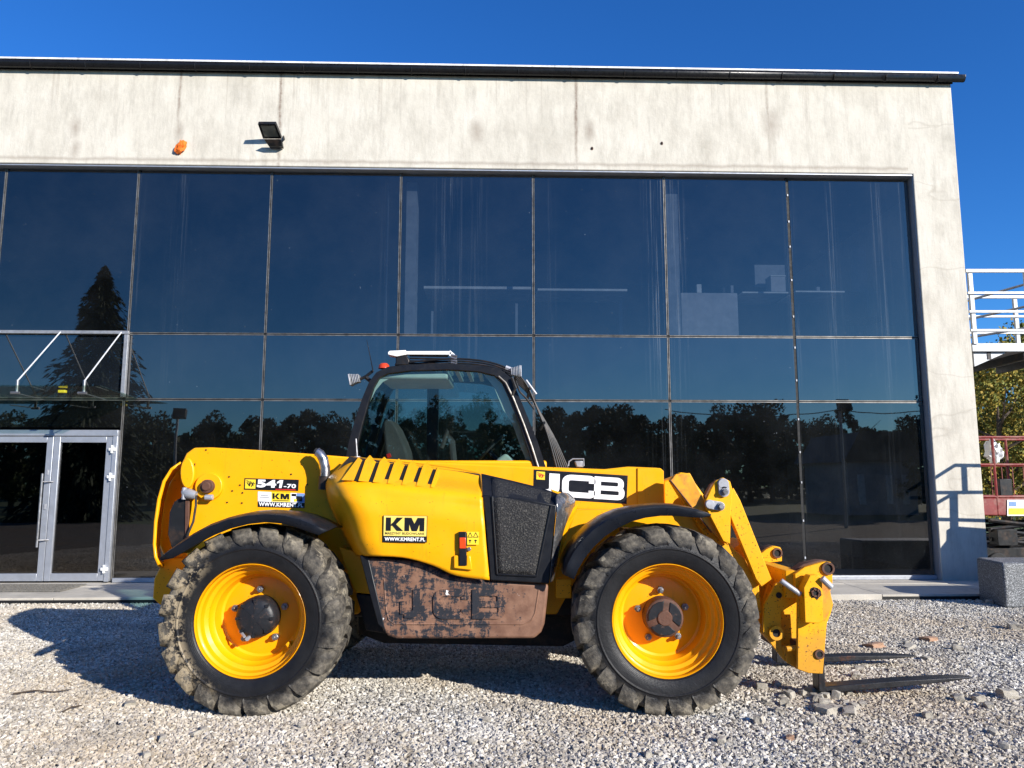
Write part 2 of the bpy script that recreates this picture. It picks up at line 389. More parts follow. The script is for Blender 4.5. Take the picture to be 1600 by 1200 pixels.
def worn_box(name='worn_paint_steel', th=.488):
    t = NT(name); v = t.co()
    base = t.ramp(t.noise(v, 12, 6), [(.3, (.13, .062, .038)), (.7, (.25, .135, .085))])
    n1 = t.noise(t.co(scale=(1.0, 1, 2.6)), 9, 12, .82, .6)
    n2 = t.noise(t.co(scale=(3.0, 1, .9), loc=(4, 4, 1)), 6, 12, .8)
    x = t.xyz(v)
    grad = t.ramp(t.math('MULTIPLY', t.math('ADD', x[0], .65), .75), [(0, .0), (.62, .01), (.9, .12), (1, .18)])
    f = t.ramp(t.math('SUBTRACT', t.math('MULTIPLY', t.math('ADD', n1, n2), .5), grad), [(th, 0.0), (th + .012, 1.0)])
    c = t.mix(f, base, (.016, .018, .024))
    sc = t.ramp(t.noise(t.co(loc=(7, 7, 2)), 8, 4, .6), [(.70, 0.0), (.705, 1.0)])
    c = t.mix(sc, c, (.75, .74, .72))
    t.set(c, .62, .0, .35); t.bump(t.math('ADD', f, t.noise(v, 60, 6)), .35, .003); return t.m
M['wornbox'] = worn_box(); M['wornletter'] = worn_box('worn_letter_paint', .455)
def grille_mat():
    t = NT('mesh_grille'); v = t.co()
    a = t.noise(t.co(scale=(1, 1, 1)), 95, 3, .6)
    c = t.ramp(a, [(.46, (.004, .004, .005)), (.56, (.02, .019, .017)), (.70, (.10, .092, .08))])
    big = t.ramp(t.noise(v, 4.5, 3), [(.35, 0.0), (.6, 1.0)])
    c = t.mix(big, t.ramp(a, [(.45, (.006, .006, .007)), (.7, (.05, .046, .042))]), c)
    t.set(c, .7); t.bump(a, .8, .01); return t.m
M['grille'] = grille_mat()

def gravel_mat(name, inst):
    t = NT(name)
    if inst:
        oi = t.n('ShaderNodeObjectInfo')
        c = t.ramp(oi.outputs['Random'], [(0, (.14, .13, .12)), (.2, (.35, .32, .265)), (.45, (.50, .47, .405)), (.62, (.33, .315, .295)), (.8, (.60, .56, .48)), (1, (.72, .695, .64))])
        g = t.n('ShaderNodeNewGeometry')
        nz = t.n('ShaderNodeTexNoise'); nz.inputs['Scale'].default_value = .55; nz.inputs['Detail'].default_value = 5; t.l(g.outputs['Position'], nz.inputs['Vector'])
        f = t.ramp(nz.outputs['Fac'], [(.40, 0.0), (.66, .55)])
        c = t.mix(f, c, (.40, .30, .185))
        n3 = t.n('ShaderNodeTexNoise'); n3.inputs['Scale'].default_value = 1.7; n3.inputs['Detail'].default_value = 7; t.l(g.outputs['Position'], n3.inputs['Vector'])
        c = t.mix(t.ramp(n3.outputs['Fac'], [(.52, 0.0), (.72, .5)]), c, (.20, .185, .165))
        c = t.mix(t.ramp(n3.outputs['Fac'], [(.28, .35), (.42, 0.0)]), c, (.62, .60, .56))
        t.set(c, .85, 0, .25)
    else:
        v = t.co()
        vo = t.n('ShaderNodeTexVoronoi'); vo.inputs['Scale'].default_value = 42; t.l(v, vo.inputs['Vector'])
        bw = t.n('ShaderNodeSeparateColor'); t.l(vo.outputs['Color'], bw.inputs[0])
        c = t.ramp(bw.outputs[0], [(0, (.06, .056, .05)), (.5, (.15, .14, .125)), (1, (.28, .26, .23))])
        c = t.mix(t.ramp(t.noise(v, .6, 6), [(.4, 0.0), (.7, .5)]), c, (.22, .16, .10))
        t.set(c, .95, 0, .2); t.bump(t.math('SUBTRACT', 1.0, vo.outputs['Distance']), 1.0, .02)
    return t.m
M['gravel'] = gravel_mat('gravel_stone', True); M['yard'] = gravel_mat('gravel_ground', False)
M['rock'] = simple('rubble_stone', (.42, .38, .31), .9, vs=9, var=.35, bump=.6, bs=30)
M['brickrock'] = simple('reddish_stone', (.40, .24, .15), .9, vs=9, var=.3, bump=.6, bs=30)
M['lawn'] = simple('grass_ground', (.055, .085, .025), .95, vs=2, var=.5, bump=.8, bs=30)
def leaf_mat(name, cols):
    t = NT(name); g = t.n('ShaderNodeNewGeometry')
    c = t.ramp(g.outputs['Random Per Island'], [(i / (len(cols) - 1), k) for i, k in enumerate(cols)])
    t.set(c, .7, 0, .25)
    return t.m
M['leaf_dark'] = leaf_mat('dark_leaves', [(.016, .028, .010), (.035, .055, .018), (.055, .075, .022)])
M['leaf_autumn'] = leaf_mat('autumn_leaves', [(.07, .09, .02), (.15, .16, .03), (.26, .22, .035), (.36, .24, .04), (.09, .11, .022)])
M['needle'] = leaf_mat('spruce_needles', [(.012, .024, .012), (.025, .042, .020), (.038, .055, .026)])

# ================================================================== GROUND
def quad(name, pts, mat, z, kind='structure'):
    b = MB(); b.add([(x, y, z) for x, y in pts], [list(range(len(pts)))])
    o = b.build(name, mat); tag(o, kind=kind); return o
quad('ground', [(-600, -600), (600, -600), (600, 600), (-600, 600)], M['lawn'], -0.012)
yard = quad('gravel_yard', [(-34, -9), (40, -9), (40, 24), (-34, 24)], M['yard'], -0.006)
path_out = (FO - GR(300, 944)).dot(FN) * -1
path_out = (GR(300, 943) - FO).dot(FN)
ZP = 0.08
path = MB(); path.fbox(-16, 7.75, -.2, path_out, -.05, ZP - .03); path = path.build('path', M['joint']); tag(path, kind='structure')
WL[path] = Vector((0, 0, 0))
pw = [(.0, .62), (.62, path_out)]
j0 = (GR(1420, 940, ZP) - FO).dot(FU)
k = 0
for i in range(-11, 3):
    u0 = j0 + i * 1.55; u1 = u0 + 1.55
    if u0 > 7.7: continue
    b = MB(); b.fbox(u0 + .004, min(u1, 7.75) - .004, .47, path_out + random.uniform(-.004, .004), -.04, ZP + random.uniform(-.002, .002)); b.build('paving_slab', M['slab'], path, bev=.006)
    b = MB(); b.fbox(u0 + .004, min(u1, 7.75) - .004, -.15, .462, -.04, ZP + .004 + random.uniform(-.002, .002)); b.build('paving_slab', M['slab'], path, bev=.006)
# door mat
u0, _ = FPt(-60, 905); u1, _ = FPt(150, 912)
root = empty('door_mat', fw((u0 + u1) / 2, .8, ZP), 'worn grey door mat with an open grid lying before the glass doors', 'door mat')
b = MB()
for i in range(34):
    uu = u0 + (u1 - u0) * i / 33; b.fbox(uu - .012, uu + .012, .30, 1.0, ZP + .006, ZP + .022)
for i in range(9):
    oo = .30 + .7 * i / 8; b.fbox(u0, u1, oo - .008, oo + .008, ZP + .008, ZP + .020)
b.build('grid', M['grate'], root)

# gravel: instanced crushed stone, nobody could count it
me = bpy.data.meshes.new('gravel')
fe = [FO + FU * u + FN * (path_out + .0) for u in (-13, 12)]
me.from_pydata([(-9.5, 3.4, 0), (10.5, 3.4, 0), (fe[1].x, fe[1].y, 0), (fe[0].x, fe[0].y, 0)], [], [(0, 1, 2, 3)]); me.update()
gv = bpy.data.objects.new('gravel', me); C.objects.link(gv); tag(gv, kind='stuff')
tag(gv, 'loose crushed grey and beige gravel covering the yard', 'gravel')
ng = bpy.data.node_groups.new('gravel_scatter', 'GeometryNodeTree')
ng.interface.new_socket('Geometry', in_out='INPUT', socket_type='NodeSocketGeometry')
ng.interface.new_socket('Geometry', in_out='OUTPUT', socket_type='NodeSocketGeometry')
N = ng.nodes; L = ng.links
gi = N.new('NodeGroupInput'); go = N.new('NodeGroupOutput')
sub = N.new('GeometryNodeSubdivideMesh'); sub.inputs['Level'].default_value = 6
L.new(gi.outputs[0], sub.inputs[0])
pos = N.new('GeometryNodeInputPosition'); sx = N.new('ShaderNodeSeparateXYZ'); L.new(pos.outputs[0], sx.inputs[0])
mr = N.new('ShaderNodeMapRange'); mr.inputs[1].default_value = 4.0; mr.inputs[2].default_value = 9.5
mr.inputs[3].default_value = 4600; mr.inputs[4].default_value = 2400; L.new(sx.outputs[1], mr.inputs[0])
dp = N.new('GeometryNodeDistributePointsOnFaces'); L.new(sub.outputs[0], dp.inputs['Mesh'])
L.new(mr.outputs[0], dp.inputs['Density'])
jo = N.new('GeometryNodeJoinGeometry')
for i in range(6):
    ic = N.new('GeometryNodeMeshIcoSphere'); ic.inputs['Radius'].default_value = 1; ic.inputs['Subdivisions'].default_value = 1
    rv = N.new('FunctionNodeRandomValue'); rv.data_type = 'FLOAT_VECTOR'
    rv.inputs[0].default_value = (-.42, -.42, -.42); rv.inputs[1].default_value = (.42, .42, .42)
    for s_ in rv.inputs:
        if s_.name == 'Seed': s_.default_value = i + 3
    sp = N.new('GeometryNodeSetPosition'); L.new(ic.outputs[0], sp.inputs[0]); L.new(rv.outputs[0], sp.inputs['Offset'])
    sm = N.new('GeometryNodeSetMaterial'); sm.inputs['Material'].default_value = M['gravel']; L.new(sp.outputs[0], sm.inputs[0])
    gg = N.new('GeometryNodeGeometryToInstance'); L.new(sm.outputs[0], gg.inputs[0]); L.new(gg.outputs[0], jo.inputs[0])
ip = N.new('GeometryNodeInstanceOnPoints'); L.new(dp.outputs[0], ip.inputs['Points']); L.new(jo.outputs[0], ip.inputs['Instance'])
ip.inputs['Pick Instance'].default_value = True
rr = N.new('FunctionNodeRandomValue'); rr.data_type = 'FLOAT_VECTOR'; rr.inputs[0].default_value = (0, 0, 0); rr.inputs[1].default_value = (6.28, 6.28, 6.28)
L.new(rr.outputs[0], ip.inputs['Rotation'])
r1 = N.new('FunctionNodeRandomValue'); r1.data_type = 'FLOAT'
fl = [s_ for s_ in r1.inputs if s_.type == 'VALUE' and s_.enabled]; fl[0].default_value = .38; fl[1].default_value = 1.0
pw_ = N.new('ShaderNodeMath'); pw_.operation = 'POWER'; pw_.inputs[1].default_value = 1.8
o_ = [s_ for s_ in r1.outputs if s_.enabled][0]; L.new(o_, pw_.inputs[0])
ml = N.new('ShaderNodeMath'); ml.operation = 'MULTIPLY'; ml.inputs[1].default_value = .0145; L.new(pw_.outputs[0], ml.inputs[0])
ad = N.new('ShaderNodeMath'); ad.operation = 'ADD'; ad.inputs[1].default_value = .0048; L.new(ml.outputs[0], ad.inputs[0])
cv = N.new('ShaderNodeCombineXYZ'); L.new(ad.outputs[0], cv.inputs[0]); L.new(ad.outputs[0], cv.inputs[1])
m8 = N.new('ShaderNodeMath'); m8.operation = 'MULTIPLY'; m8.inputs[1].default_value = .75; L.new(ad.outputs[0], m8.inputs[0]); L.new(m8.outputs[0], cv.inputs[2])
L.new(cv.outputs[0], ip.inputs['Scale'])
L.new(ip.outputs[0], go.inputs[0])
md = gv.modifiers.new('scatter', 'NODES'); md.node_group = ng
me.materials.append(M['gravel'])

# ================================================================== OFFICE BUILDING
bld = empty('office_building', (0, 12, 0), 'flat roofed concrete and dark glass office building behind the yellow machine', 'building')
mull = [FPt(x, 275)[0] for x in (10, 217, 425, 627, 833, 1037, 1229, 1418)]
sp_ = mull[1] - mull[0]
mull = [mull[0] - 2 * sp_, mull[0] - sp_] + mull
zt = FPt(833, 273)[1]; z1 = FPt(833, 524.5)[1]; z2 = FPt(833, 626)[1]; z0 = ZP + .02
CO = .15
zcb = FPt(743, 263.5, CO)[1]         # underside of the concrete band
zct = FPt(743, 112, CO)[1]
ur = FPt(1487, 150, CO)[0]           # outer right edge
uin = FPt(1429, 300, CO)[0]          # inner edge of the pier
Lp = [(-16, zcb), (uin, zcb), (uin, -.1), (ur, -.1), (ur, zct), (-16, zct)]
b = MB(); b.poly([fw(u, CO, z) for u, z in Lp], [fw(u, -.22, z) for u, z in Lp]); b.build('wall', M['concrete'], bld, bev=.012)
b = MB(); b.fbox(ur - .25, ur - .0, -11, -.225, -.1, zct); b.build('wall', M['concrete'], bld)
b = MB(); b.fbox(-16, ur - .26, -11, -10.8, -.1, zct); b.build('wall', M['concrete'], bld)
b = MB(); b.fbox(-16, ur, -11, CO - .02, zct + .002, zct + .12); b.build('roof', M['flash'], bld)
# eaves: black soffit and gutter with brackets, white flashing
ge = FPt(1508, 128, .28)[0]
zf = FPt(743, 100.5, .28)[1]
b = MB(); b.fbox(-16, ur + .02, CO + .002, .172, zct - .09, zf - .03); b.build('soffit', M['gutter'], bld)
b = MB(); b.fbox(-16, ur + .06, CO - .3, .285, zf - .028, zf); b.build('roof_edge', M['flash'], bld)
prof = [(.175, zf - .035)] + [(.238 - .060 * math.cos(a), zf - .05 - .10 * math.sin(a)) for a in [R(k) for k in range(0, 181, 20)]]
rows = [[fw(u, o, z) for o, z in prof] for u in (-16, -10, -4, 2, ge)]
b = MB(); b.grid(rows); gut = b.build('gutter', M['gutter'], bld, smooth=True, solid=.006)
uu = ge - .45
while uu > -12:
    pts = [fw(uu, .238 - .066 * math.cos(a), zf - .05 - .108 * math.sin(a)) for a in [R(k) for k in range(-8, 189, 22)]]
    b = MB(); b.tube(pts, .008, 5); b.build('bracket', M['blackmetal'], gut)
    uu -= .86
b = MB(); b.poly([fw(ge + .001, o, z) for o, z in prof], [fw(ge + .012, o, z) for o, z in prof]); b.build('end_cap', M['gutter'], gut)
# glazing
fr = MB(); fr.fbox(-16, uin - .002, -.06, .132, zt, zcb - .003); fr.build('head_frame', M['alu'], bld, bev=.006)
fr = MB(); fr.fbox(mull[-1], uin - .002, -.06, .128, z0, zt - .002); fr.build('side_frame', M['alu'], bld, bev=.006)
fr = MB(); fr.fbox(mull[3] + .02, mull[-1] - .002, -.06, .05, ZP + .006, z0 + .05); fr.build('sill_frame', M['alu'], bld, bev=.006)
def pane(u0, u1, za, zb, mat, name='glass_pane'):
    g = .022; b = MB(); jit = random.uniform(-.0065, .0065)
    b.add([fw(u0 + g, jit, za + g), fw(u1 - g, -jit, za + g), fw(u1 - g, -jit * .5, zb - g), fw(u0 + g, jit * .6, zb - g)], [(0, 1, 2, 3)])
    return b.build(name, mat, bld)
for i in range(len(mull) - 1):
    u0, u1 = mull[i], mull[i + 1]
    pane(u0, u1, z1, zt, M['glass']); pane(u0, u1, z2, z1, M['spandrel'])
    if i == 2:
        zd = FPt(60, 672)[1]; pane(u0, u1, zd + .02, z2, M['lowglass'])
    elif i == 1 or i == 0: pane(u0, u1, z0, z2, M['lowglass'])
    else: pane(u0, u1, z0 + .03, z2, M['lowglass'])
for i, u in enumerate(mull[:-1]):
    w = .020; lo = z0
    b = MB(); b.fbox(u - .024, u + .024, -.05, -.006, lo, zt); b.build('mullion', M['joint'], bld)
    for (za, zb) in ((lo, z2 - .02), (z2 + .02, z1 - .02), (z1 + .02, zt)):
        if i == 8:                      # open joint with white clips
            zz = za + .3
            while zz < zb:
                b = MB(); b.fbox(u - .009, u + .009, -.01, .006, zz, zz + .032); b.build('joint_clip', M['zinc'], bld); zz += random.uniform(.35, .6)
            continue
        b = MB(); b.fbox(u - .019, u - .007, -.02, .008, za, zb); b.fbox(u + .007, u + .016, -.02, .008, za, zb); b.build('cover_strip', M['strip'], bld)
for z in (z1, z2):
    b = MB(); b.fbox(-16, mull[-1] - .002, -.05, -.007, z - .024, z + .024); b.build('transom', M['joint'], bld)
    for i in range(len(mull) - 1):
        b = MB(); b.fbox(mull[i] + .024, mull[i + 1] - .024, -.02, .009, z - .020, z - .008); b.fbox(mull[i] + .024, mull[i + 1] - .024, -.02, .009, z + .008, z + .017)
        b.build('cover_strip', M['strip'], bld)
# doors
ud0, ud1 = mull[2] + .03, mull[3] - .03
zd = FPt(60, 672)[1]
b = MB(); b.fbox(ud0, ud1, -.05, .06, zd - .09, zd); b.fbox(ud0, ud0 + .07, -.05, .06, z0, zd - .092); b.fbox(ud1 - .07, ud1, -.05, .06, z0, zd - .092)
b.build('door_frame', M['alu'], bld, bev=.005)
um = (ud0 + ud1) / 2 + .05
for s in (-1, 1):
    a0, a1 = (ud0 + .075, um - .004) if s < 0 else (um + .004, ud1 - .075)
    zb_, zt_ = z0 + .01, zd - .1; w = .095
    b = MB()
    b.fbox(a0, a0 + w, -.03, .045, zb_, zt_); b.fbox(a1 - w, a1, -.03, .045, zb_, zt_)
    b.fbox(a0 + w + .001, a1 - w - .001, -.03, .043, zb_, zb_ + .11); b.fbox(a0 + w + .001, a1 - w - .001, -.03, .043, zt_ - .09, zt_)
    dr = b.build('door', M['alu'], bld, bev=.005); 
    b = MB(); b.fbox(a0 + w, a1 - w, .0, .012, zb_ + .1, zt_ - .08); b.build('door_pane', M['doorglass'], dr)
    hu = a1 - w / 2 if s < 0 else a0 + w / 2
    if s < 0:
        hx, hz1 = FPt(67, 740, .12); _, hz0 = FPt(60, 855, .12)
        b = MB(); b.tube([fw(hx, .13, hz0), fw(hx, .13, hz1)], .017, 10)
        for zz in (hz0 + .1, hz1 - .12): b.tube([fw(hx, .13, zz), fw(hx + .12, .05, zz)], .011, 8)
        b.build('handle', M['steel'], dr, smooth=True)
        for zz in (hz1 + .02, (hz0 + hz1) / 2 + .05):
            b = MB(); b.fbox(hu - .018, hu + .018, .046, .058, zz - .04, zz + .04); b.build('lock', M['zinc'], dr, bev=.004)
    hs_ = a0 - .02 if s < 0 else a1 + .02
    for py in (702, 745, 889):
        _, zz = FPt(176, py, .06)
        b = MB(); b.fbox(hs_ - .055, hs_ + .045, .062, .09, zz - .022, zz + .022); b.fbox(hs_ - .02, hs_ + .0, .062, .1, zz - .06, zz + .06); b.build('hinge', M['white'], dr, bev=.004)
# interior
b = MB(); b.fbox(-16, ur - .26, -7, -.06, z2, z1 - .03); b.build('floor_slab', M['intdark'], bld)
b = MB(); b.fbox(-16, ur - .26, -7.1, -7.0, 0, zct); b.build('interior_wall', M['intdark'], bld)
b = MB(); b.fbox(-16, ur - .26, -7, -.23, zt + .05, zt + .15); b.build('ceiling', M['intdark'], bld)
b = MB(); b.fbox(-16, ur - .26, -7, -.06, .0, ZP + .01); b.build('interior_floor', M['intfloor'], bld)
def fcol(x0, x1, y0, y1, o, dep, mat, name='column'):
    u0, zb = FPt(x0, y1, o); u1, zt2 = FPt(x1, y0, o)
    b = MB(); b.fbox(u0, u1, o - dep, o, max(zb, z1 - .03), zt2); return b.build(name, mat, bld)
fcol(631, 652, 285, 540, -.25, .35, M['interior']); fcol(602, 606, 287, 540, -.3, .05, M['interior'], 'blind_rail')
fcol(1046, 1058, 290, 540, -.25, .3, M['interior'])
fcol(1338, 1352, 385, 540, -1.5, .05, M['interior'], 'blind_rail')

def fthing(name, label, cat, parts, group=None):
    u0, zz = FPt(parts[0][0], parts[0][3], parts[0][4])
    root = empty(name, fw(u0, -.5, z1), label, cat, group)
    for (x0, x1, y0, y1, o, dep, mat, pn) in parts:
        u0, zb = FPt(x0, y1, o); u1, zt2 = FPt(x1, y0, o)
        b = MB(); b.fbox(u0, u1, o - dep, o, max(zb, z1 - .02), zt2); b.build(pn, mat, root, bev=.004)
    return root
fthing('desk', 'long pale desk seen behind the tinted upper panes above the cab', 'desk', [(662, 830, 448, 451, -.4, .8, M['desk'], 'desk_top'), (673, 677, 486, 530, -.45, .04, M['interior'], 'leg'), (805, 809, 474, 530, -.45, .04, M['interior'], 'leg')])
fthing('desk', 'pale desk top behind the upper pane right of the cab roof', 'desk', [(840, 980, 451.5, 454, -.4, .8, M['desk'], 'desk_top'), (968, 972, 455, 530, -1.1, .04, M['interior'], 'leg')])
fthing('cabinet', 'grey cabinet with small things on top behind the second upper pane from the right', 'cabinet', [(1066, 1152, 458, 530, -.4, .5, M['cabinet'], 'body'), (1089, 1096, 444, 457.5, -.5, .06, M['desk'], 'cup'), (1130, 1133, 449, 457.5, -.5, .04, M['intdark'], 'bottle'), (1142, 1146, 446, 457.5, -.5, .05, M['interior'], 'bottle')])
fthing('desk', 'white desk top behind the rightmost upper panes beside the grey cabinet', 'desk', [(1160, 1232, 456, 458, -.4, .8, M['desk'], 'desk_top'), (1243, 1320, 454.5, 456.5, -.4, .8, M['desk'], 'desk_top'), (1276, 1281, 448, 454, -.5, .06, M['interior'], 'cup')])
fthing('monitor', 'back of a pale screen on the desk behind the upper glass', 'monitor', [(1180, 1226, 414, 448, -.9, .04, M['interior'], 'screen')])
fthing('box', 'small grey box in front of the pale screen behind the upper glass', 'box', [(1205, 1227, 431, 455.5, -.55, .25, M['cabinet'], 'body'), (1204, 1228, 430, 431.5, -.54, .27, M['desk'], 'lid')])
# office chair
u_, _ = FPt(1350, 500, -.9)
root = empty('office_chair', fw(u_, -.9, z1), 'dark office chair behind the rightmost upper pane', 'chair')
def A(u, o, z): return fw(u_ + u, -.9 + o, z1 + z)
b = MB(); b.fbox(u_ - .22, u_ + .22, -1.12, -.68, z1 + .42, z1 + .5); b.build('seat', M['fabric'], root, bev=.03)
b = MB(); b.fbox(u_ - .2, u_ + .2, -1.2, -1.13, z1 + .55, z1 + 1.05); b.build('backrest', M['fabric'], root, bev=.03)
b = MB(); b.tube([A(0, 0, .08), A(0, 0, .42)], .025); b.build('column', M['blackmetal'], root)
for k in range(5): b = MB(); b.tube([A(0, 0, .09), A(.28 * math.cos(k * 1.257), .28 * math.sin(k * 1.257), .05)], .018); b.build('leg', M['blackmetal'], root)

# ------------------------------------------------------------------ entrance canopy
root = empty('entrance_canopy', fw(FPt(60, 620)[0], .0, z2), 'glass canopy with steel tension rods over the double entrance doors', 'canopy')
uc1 = FPt(216, 616)[0]; zc = FPt(100, 623)[1]
ux = FPt(201, 519)[0]; zr = FPt(120, 519, .06)[1]
b = MB(); b.fbox(-14, ux + .03, .012, .075, zr - .024, zr + .024); b.build('rail', M['galv'], root, bev=.004)
b = MB(); b.fbox(ux - .03, ux + .03, .012, .073, z2 + .03, zr - .032); b.build('post', M['galv'], root, bev=.004)
W_ = 1.15
for i in range(4):
    ua = uc1 - 1.95 * (i + 1) + .01; ub = uc1 - 1.95 * i
    b = MB(); b.poly([fw(ua, .02, zc), fw(ub - .0, .02, zc), fw(ub, W_, zc + .045), fw(ua, W_, zc + .045)], [fw(ua, .02, zc + .016), fw(ub, .02, zc + .016), fw(ub, W_, zc + .061), fw(ua, W_, zc + .061)])
    b.build('glass_panel', M['canopyglass'], root)
for px_t, px_b in ((190, 125), (95, 15), (0, -95)):
    ut = FPt(px_t, 519, .06)[0]; ub, zb = FPt(px_b, 602, W_ - .1)
    b = MB(); b.tube([fw(ut, .07, zr), fw(ut, W_ - .12, zc + .14)], .010, 8); b.build('rod', M['alu_light'], root, smooth=True)
    b = MB(); b.tube([fw(ut, W_ - .12, zc - .03), fw(ut, W_ - .12, zc + .15)], .022, 10); b.build('clamp', M['steel'], root, smooth=True)
    b = MB(); b.tube([fw(ut - .07, W_ - .1, zc - .035), fw(ut + .05, W_ - .1, zc - .035)], .02, 8); b.tube([fw(ut, W_ - .12, zc - .035), fw(ut, .35, zc - .06)], .008, 6); b.build('bracket', M['steel'], root, smooth=True)
uo, zo = FPt(96, 617, .95); b = MB(); b.fbox(uo - .05, uo + .05, .9, .96, zc - .02, zc + .02); b.build('tag', M['decalyellow'], root, bev=.006)

# ------------------------------------------------------------------ things on the facade
uf, zf_ = FPt(432, 215, CO)
root = empty('floodlight', fw(uf, CO, zf_), 'black floodlight tilted upward on the concrete band above the windows', 'floodlight')
def fc_(px, py, o): u, z = FPt(px, py, o); return fw(u, o, z)
oi_, oo_ = CO + .07, CO + .33
cs = [fc_(411, 216, oi_), fc_(440, 216, oi_), fc_(431, 193, oo_), fc_(403, 193, oo_)]
nn = (cs[1] - cs[0]).cross(cs[3] - cs[0]).normalized()
if nn.z < 0: nn = -nn
b = MB(); b.poly(cs, [p + nn * .05 for p in cs]); body = b.build('housing', M['blackmetal'], root, bev=.008)
ctr = sum(cs, Vector()) / 4
b = MB(); cc = [ctr + (p - ctr) * .99 - nn * .012 for p in cs]; ci = [ctr + (p - ctr) * .78 - nn * .012 for p in cs]
for k in range(4):
    k2 = (k + 1) % 4; f4 = [cc[k], cc[k2], ci[k2], ci[k]]; b.poly(f4, [p + nn * .011 for p in f4])
b.build('bezel', M['gutter'], body)
b = MB(); ci2 = [ctr + (p - ctr) * .77 - nn * .006 for p in cs]; b.poly(ci2, [p + nn * .004 for p in ci2]); b.build('lens', simple('lamp_lens', (.20, .20, .17), .15), body)
b = MB(); q4 = [fc_(412, 217, CO + .20), fc_(439, 217, CO + .20), fc_(441, 228, CO + .12), fc_(420, 228, CO + .12)]; b.poly(q4, [p - FN * .11 for p in q4]); b.build('driver_box', M['blackmetal'], root, bev=.008)
b = MB(); b.tube([fc_(443, 213, CO), fc_(444, 218, CO + .10), fc_(440, 222, CO + .14)], .014, 6); b.tube([fc_(441, 226, CO), fc_(436, 224, CO + .1)], .02, 6); b.build('bracket', M['blackmetal'], root, smooth=True)
ug, zg = FPt(284, 230, CO)
b = MB(); random.seed(3)
bmf = bmesh.new(); bmesh.ops.create_icosphere(bmf, subdivisions=3, radius=1)
vs = []
for v_ in bmf.verts:
    q = v_.co.normalized(); d_ = 1 + .6 * mnoise.noise(q * 2.2 + Vector((3, 1, 2))) + .25 * mnoise.noise(q * 6)
    vs.append(fw(ug + q.x * .075 * d_ + .03 * q.z, CO + .03 + q.y * .06 * d_, zg + q.z * .105 * d_ - .012))
b.add(vs, [[x.index for x in f.verts] for f in bmf.faces]); bmf.free()
o = b.build('foam_plug', M['foam'], smooth=True); tag(o, 'lump of bright orange sealing foam on the concrete band left of the floodlight', 'foam plug')
for px, py, lab in ((925, 232, 'small dark anchor hole near the middle stain of the concrete band'), (1034, 224, 'small rusty anchor hole in the concrete band above the windows')):
    uh, zh = FPt(px, py, CO); root = empty('anchor_hole', fw(uh, CO, zh), lab, 'anchor hole')
    b = MB(); n = 9
    b.poly([fw(uh + .022 * math.cos(k * .698), CO + .004, zh + .03 * math.sin(k * .698)) for k in range(n)], [fw(uh + .026 * math.cos(k * .698), CO - .01, zh + .034 * math.sin(k * .698)) for k in range(n)]); b.build('rim', M['rust'], root)
    b = MB(); b.poly([fw(uh + .012 * math.cos(k * .698), CO + .02, zh + .014 * math.sin(k * .698)) for k in range(n)], [fw(uh + .012 * math.cos(k * .698), CO + .003, zh + .014 * math.sin(k * .698)) for k in range(n)]); b.build('plug', M['joint'], root)

# ------------------------------------------------------------------ steel landing on the right side of the building
YL = 12.4
x0 = P(1519, 540, YL).x; zl = P(1560, 536, YL).z; zr_ = P(1560, 424, YL).z
root = empty('steel_landing', (x0, YL, zl), 'galvanised steel landing with railings high on the right end of the building', 'landing')
b = MB(); b.box((x0 + 1.5, YL + .9, zl - .07), (3.0, 1.8, .14)); b.build('deck', M['galv'], root, bev=.005)
for k in range(5): b = MB(); b.box((x0 + .3 + k * .6, YL + .9, zl - .20), (.06, 1.7, .12)); b.build('joist', M['blackmetal'], root)
b = MB(); b.poly([Vector((x0 + .05, YL + .06, zl - .142)), Vector((x0 + .6, YL + .06, zl - .142)), Vector((x0 + .05, YL + .06, zl - .38))], [Vector((x0 + .05, YL + .12, zl - .142)), Vector((x0 + .6, YL + .12, zl - .142)), Vector((x0 + .05, YL + .12, zl - .38))]); b.build('gusset', M['galv'], root)
hgt = zr_ - zl
for yy in (YL, YL + 1.78):
    for xx in (x0 + .05, x0 + .98, x0 + 1.95, x0 + 2.9):
        b = MB(); b.box((xx, yy, zl + hgt / 2 - .02), (.07, .05, hgt)); b.build('post', M['galv'], root, bev=.004)
    for f in (1.0, .69, .43, .17):
        b = MB(); b.box((x0 + 1.47, yy - .03, zl + hgt * f), (3.0, .035, .045 if f < 1 else .06)); b.build('rail', M['galv'], root, bev=.004)
for f in (.95, .62, .3):
    b = MB(); b.tube([(x0 + .1, YL + 1.7, zl + hgt * f * .75), (x0 + 1.3, YL + .4, zl + hgt * f * .97)], .022, 6); b.build('rail', M['galv'], root, smooth=True)

# ------------------------------------------------------------------ red scissor lift
YS = 13.6
def S(px, py, dy=0): q = P(px, py, YS); return Vector((q.x, YS + dy, q.z))
gx = S(1545, 860).x
root = empty('scissor_lift', (gx + .9, YS + .5, 0), 'faded red scissor lift with tubular basket parked past the building corner', 'scissor lift')
zt_ = S(1550, 683).z; zm = S(1550, 726).z; zd_ = S(1550, 776).z; zp = S(1550, 804).z
for dy in (0, .75):
    for xx in (S(1551, 700).x, S(1548, 700).x + .75, S(1548, 700).x + 1.5):
        b = MB(); b.tube([(xx, YS + dy, zp), (xx, YS + dy, zt_)], .024, 8); b.build('post', M['redpaint'], root, smooth=True)
    for zz in (zt_, zm, zd_):
        b = MB(); b.tube([(gx - .05, YS + dy - .001, zz), (gx + 1.8, YS + dy - .001, zz)], .021, 8); b.build('rail', M['redpaint'], root, smooth=True)
for xx in (gx - .05, gx + 1.8):
    for zz in (zt_, zm): b = MB(); b.tube([(xx, YS, zz), (xx, YS + .75, zz)], .021, 8); b.build('rail', M['redpaint'], root, smooth=True)
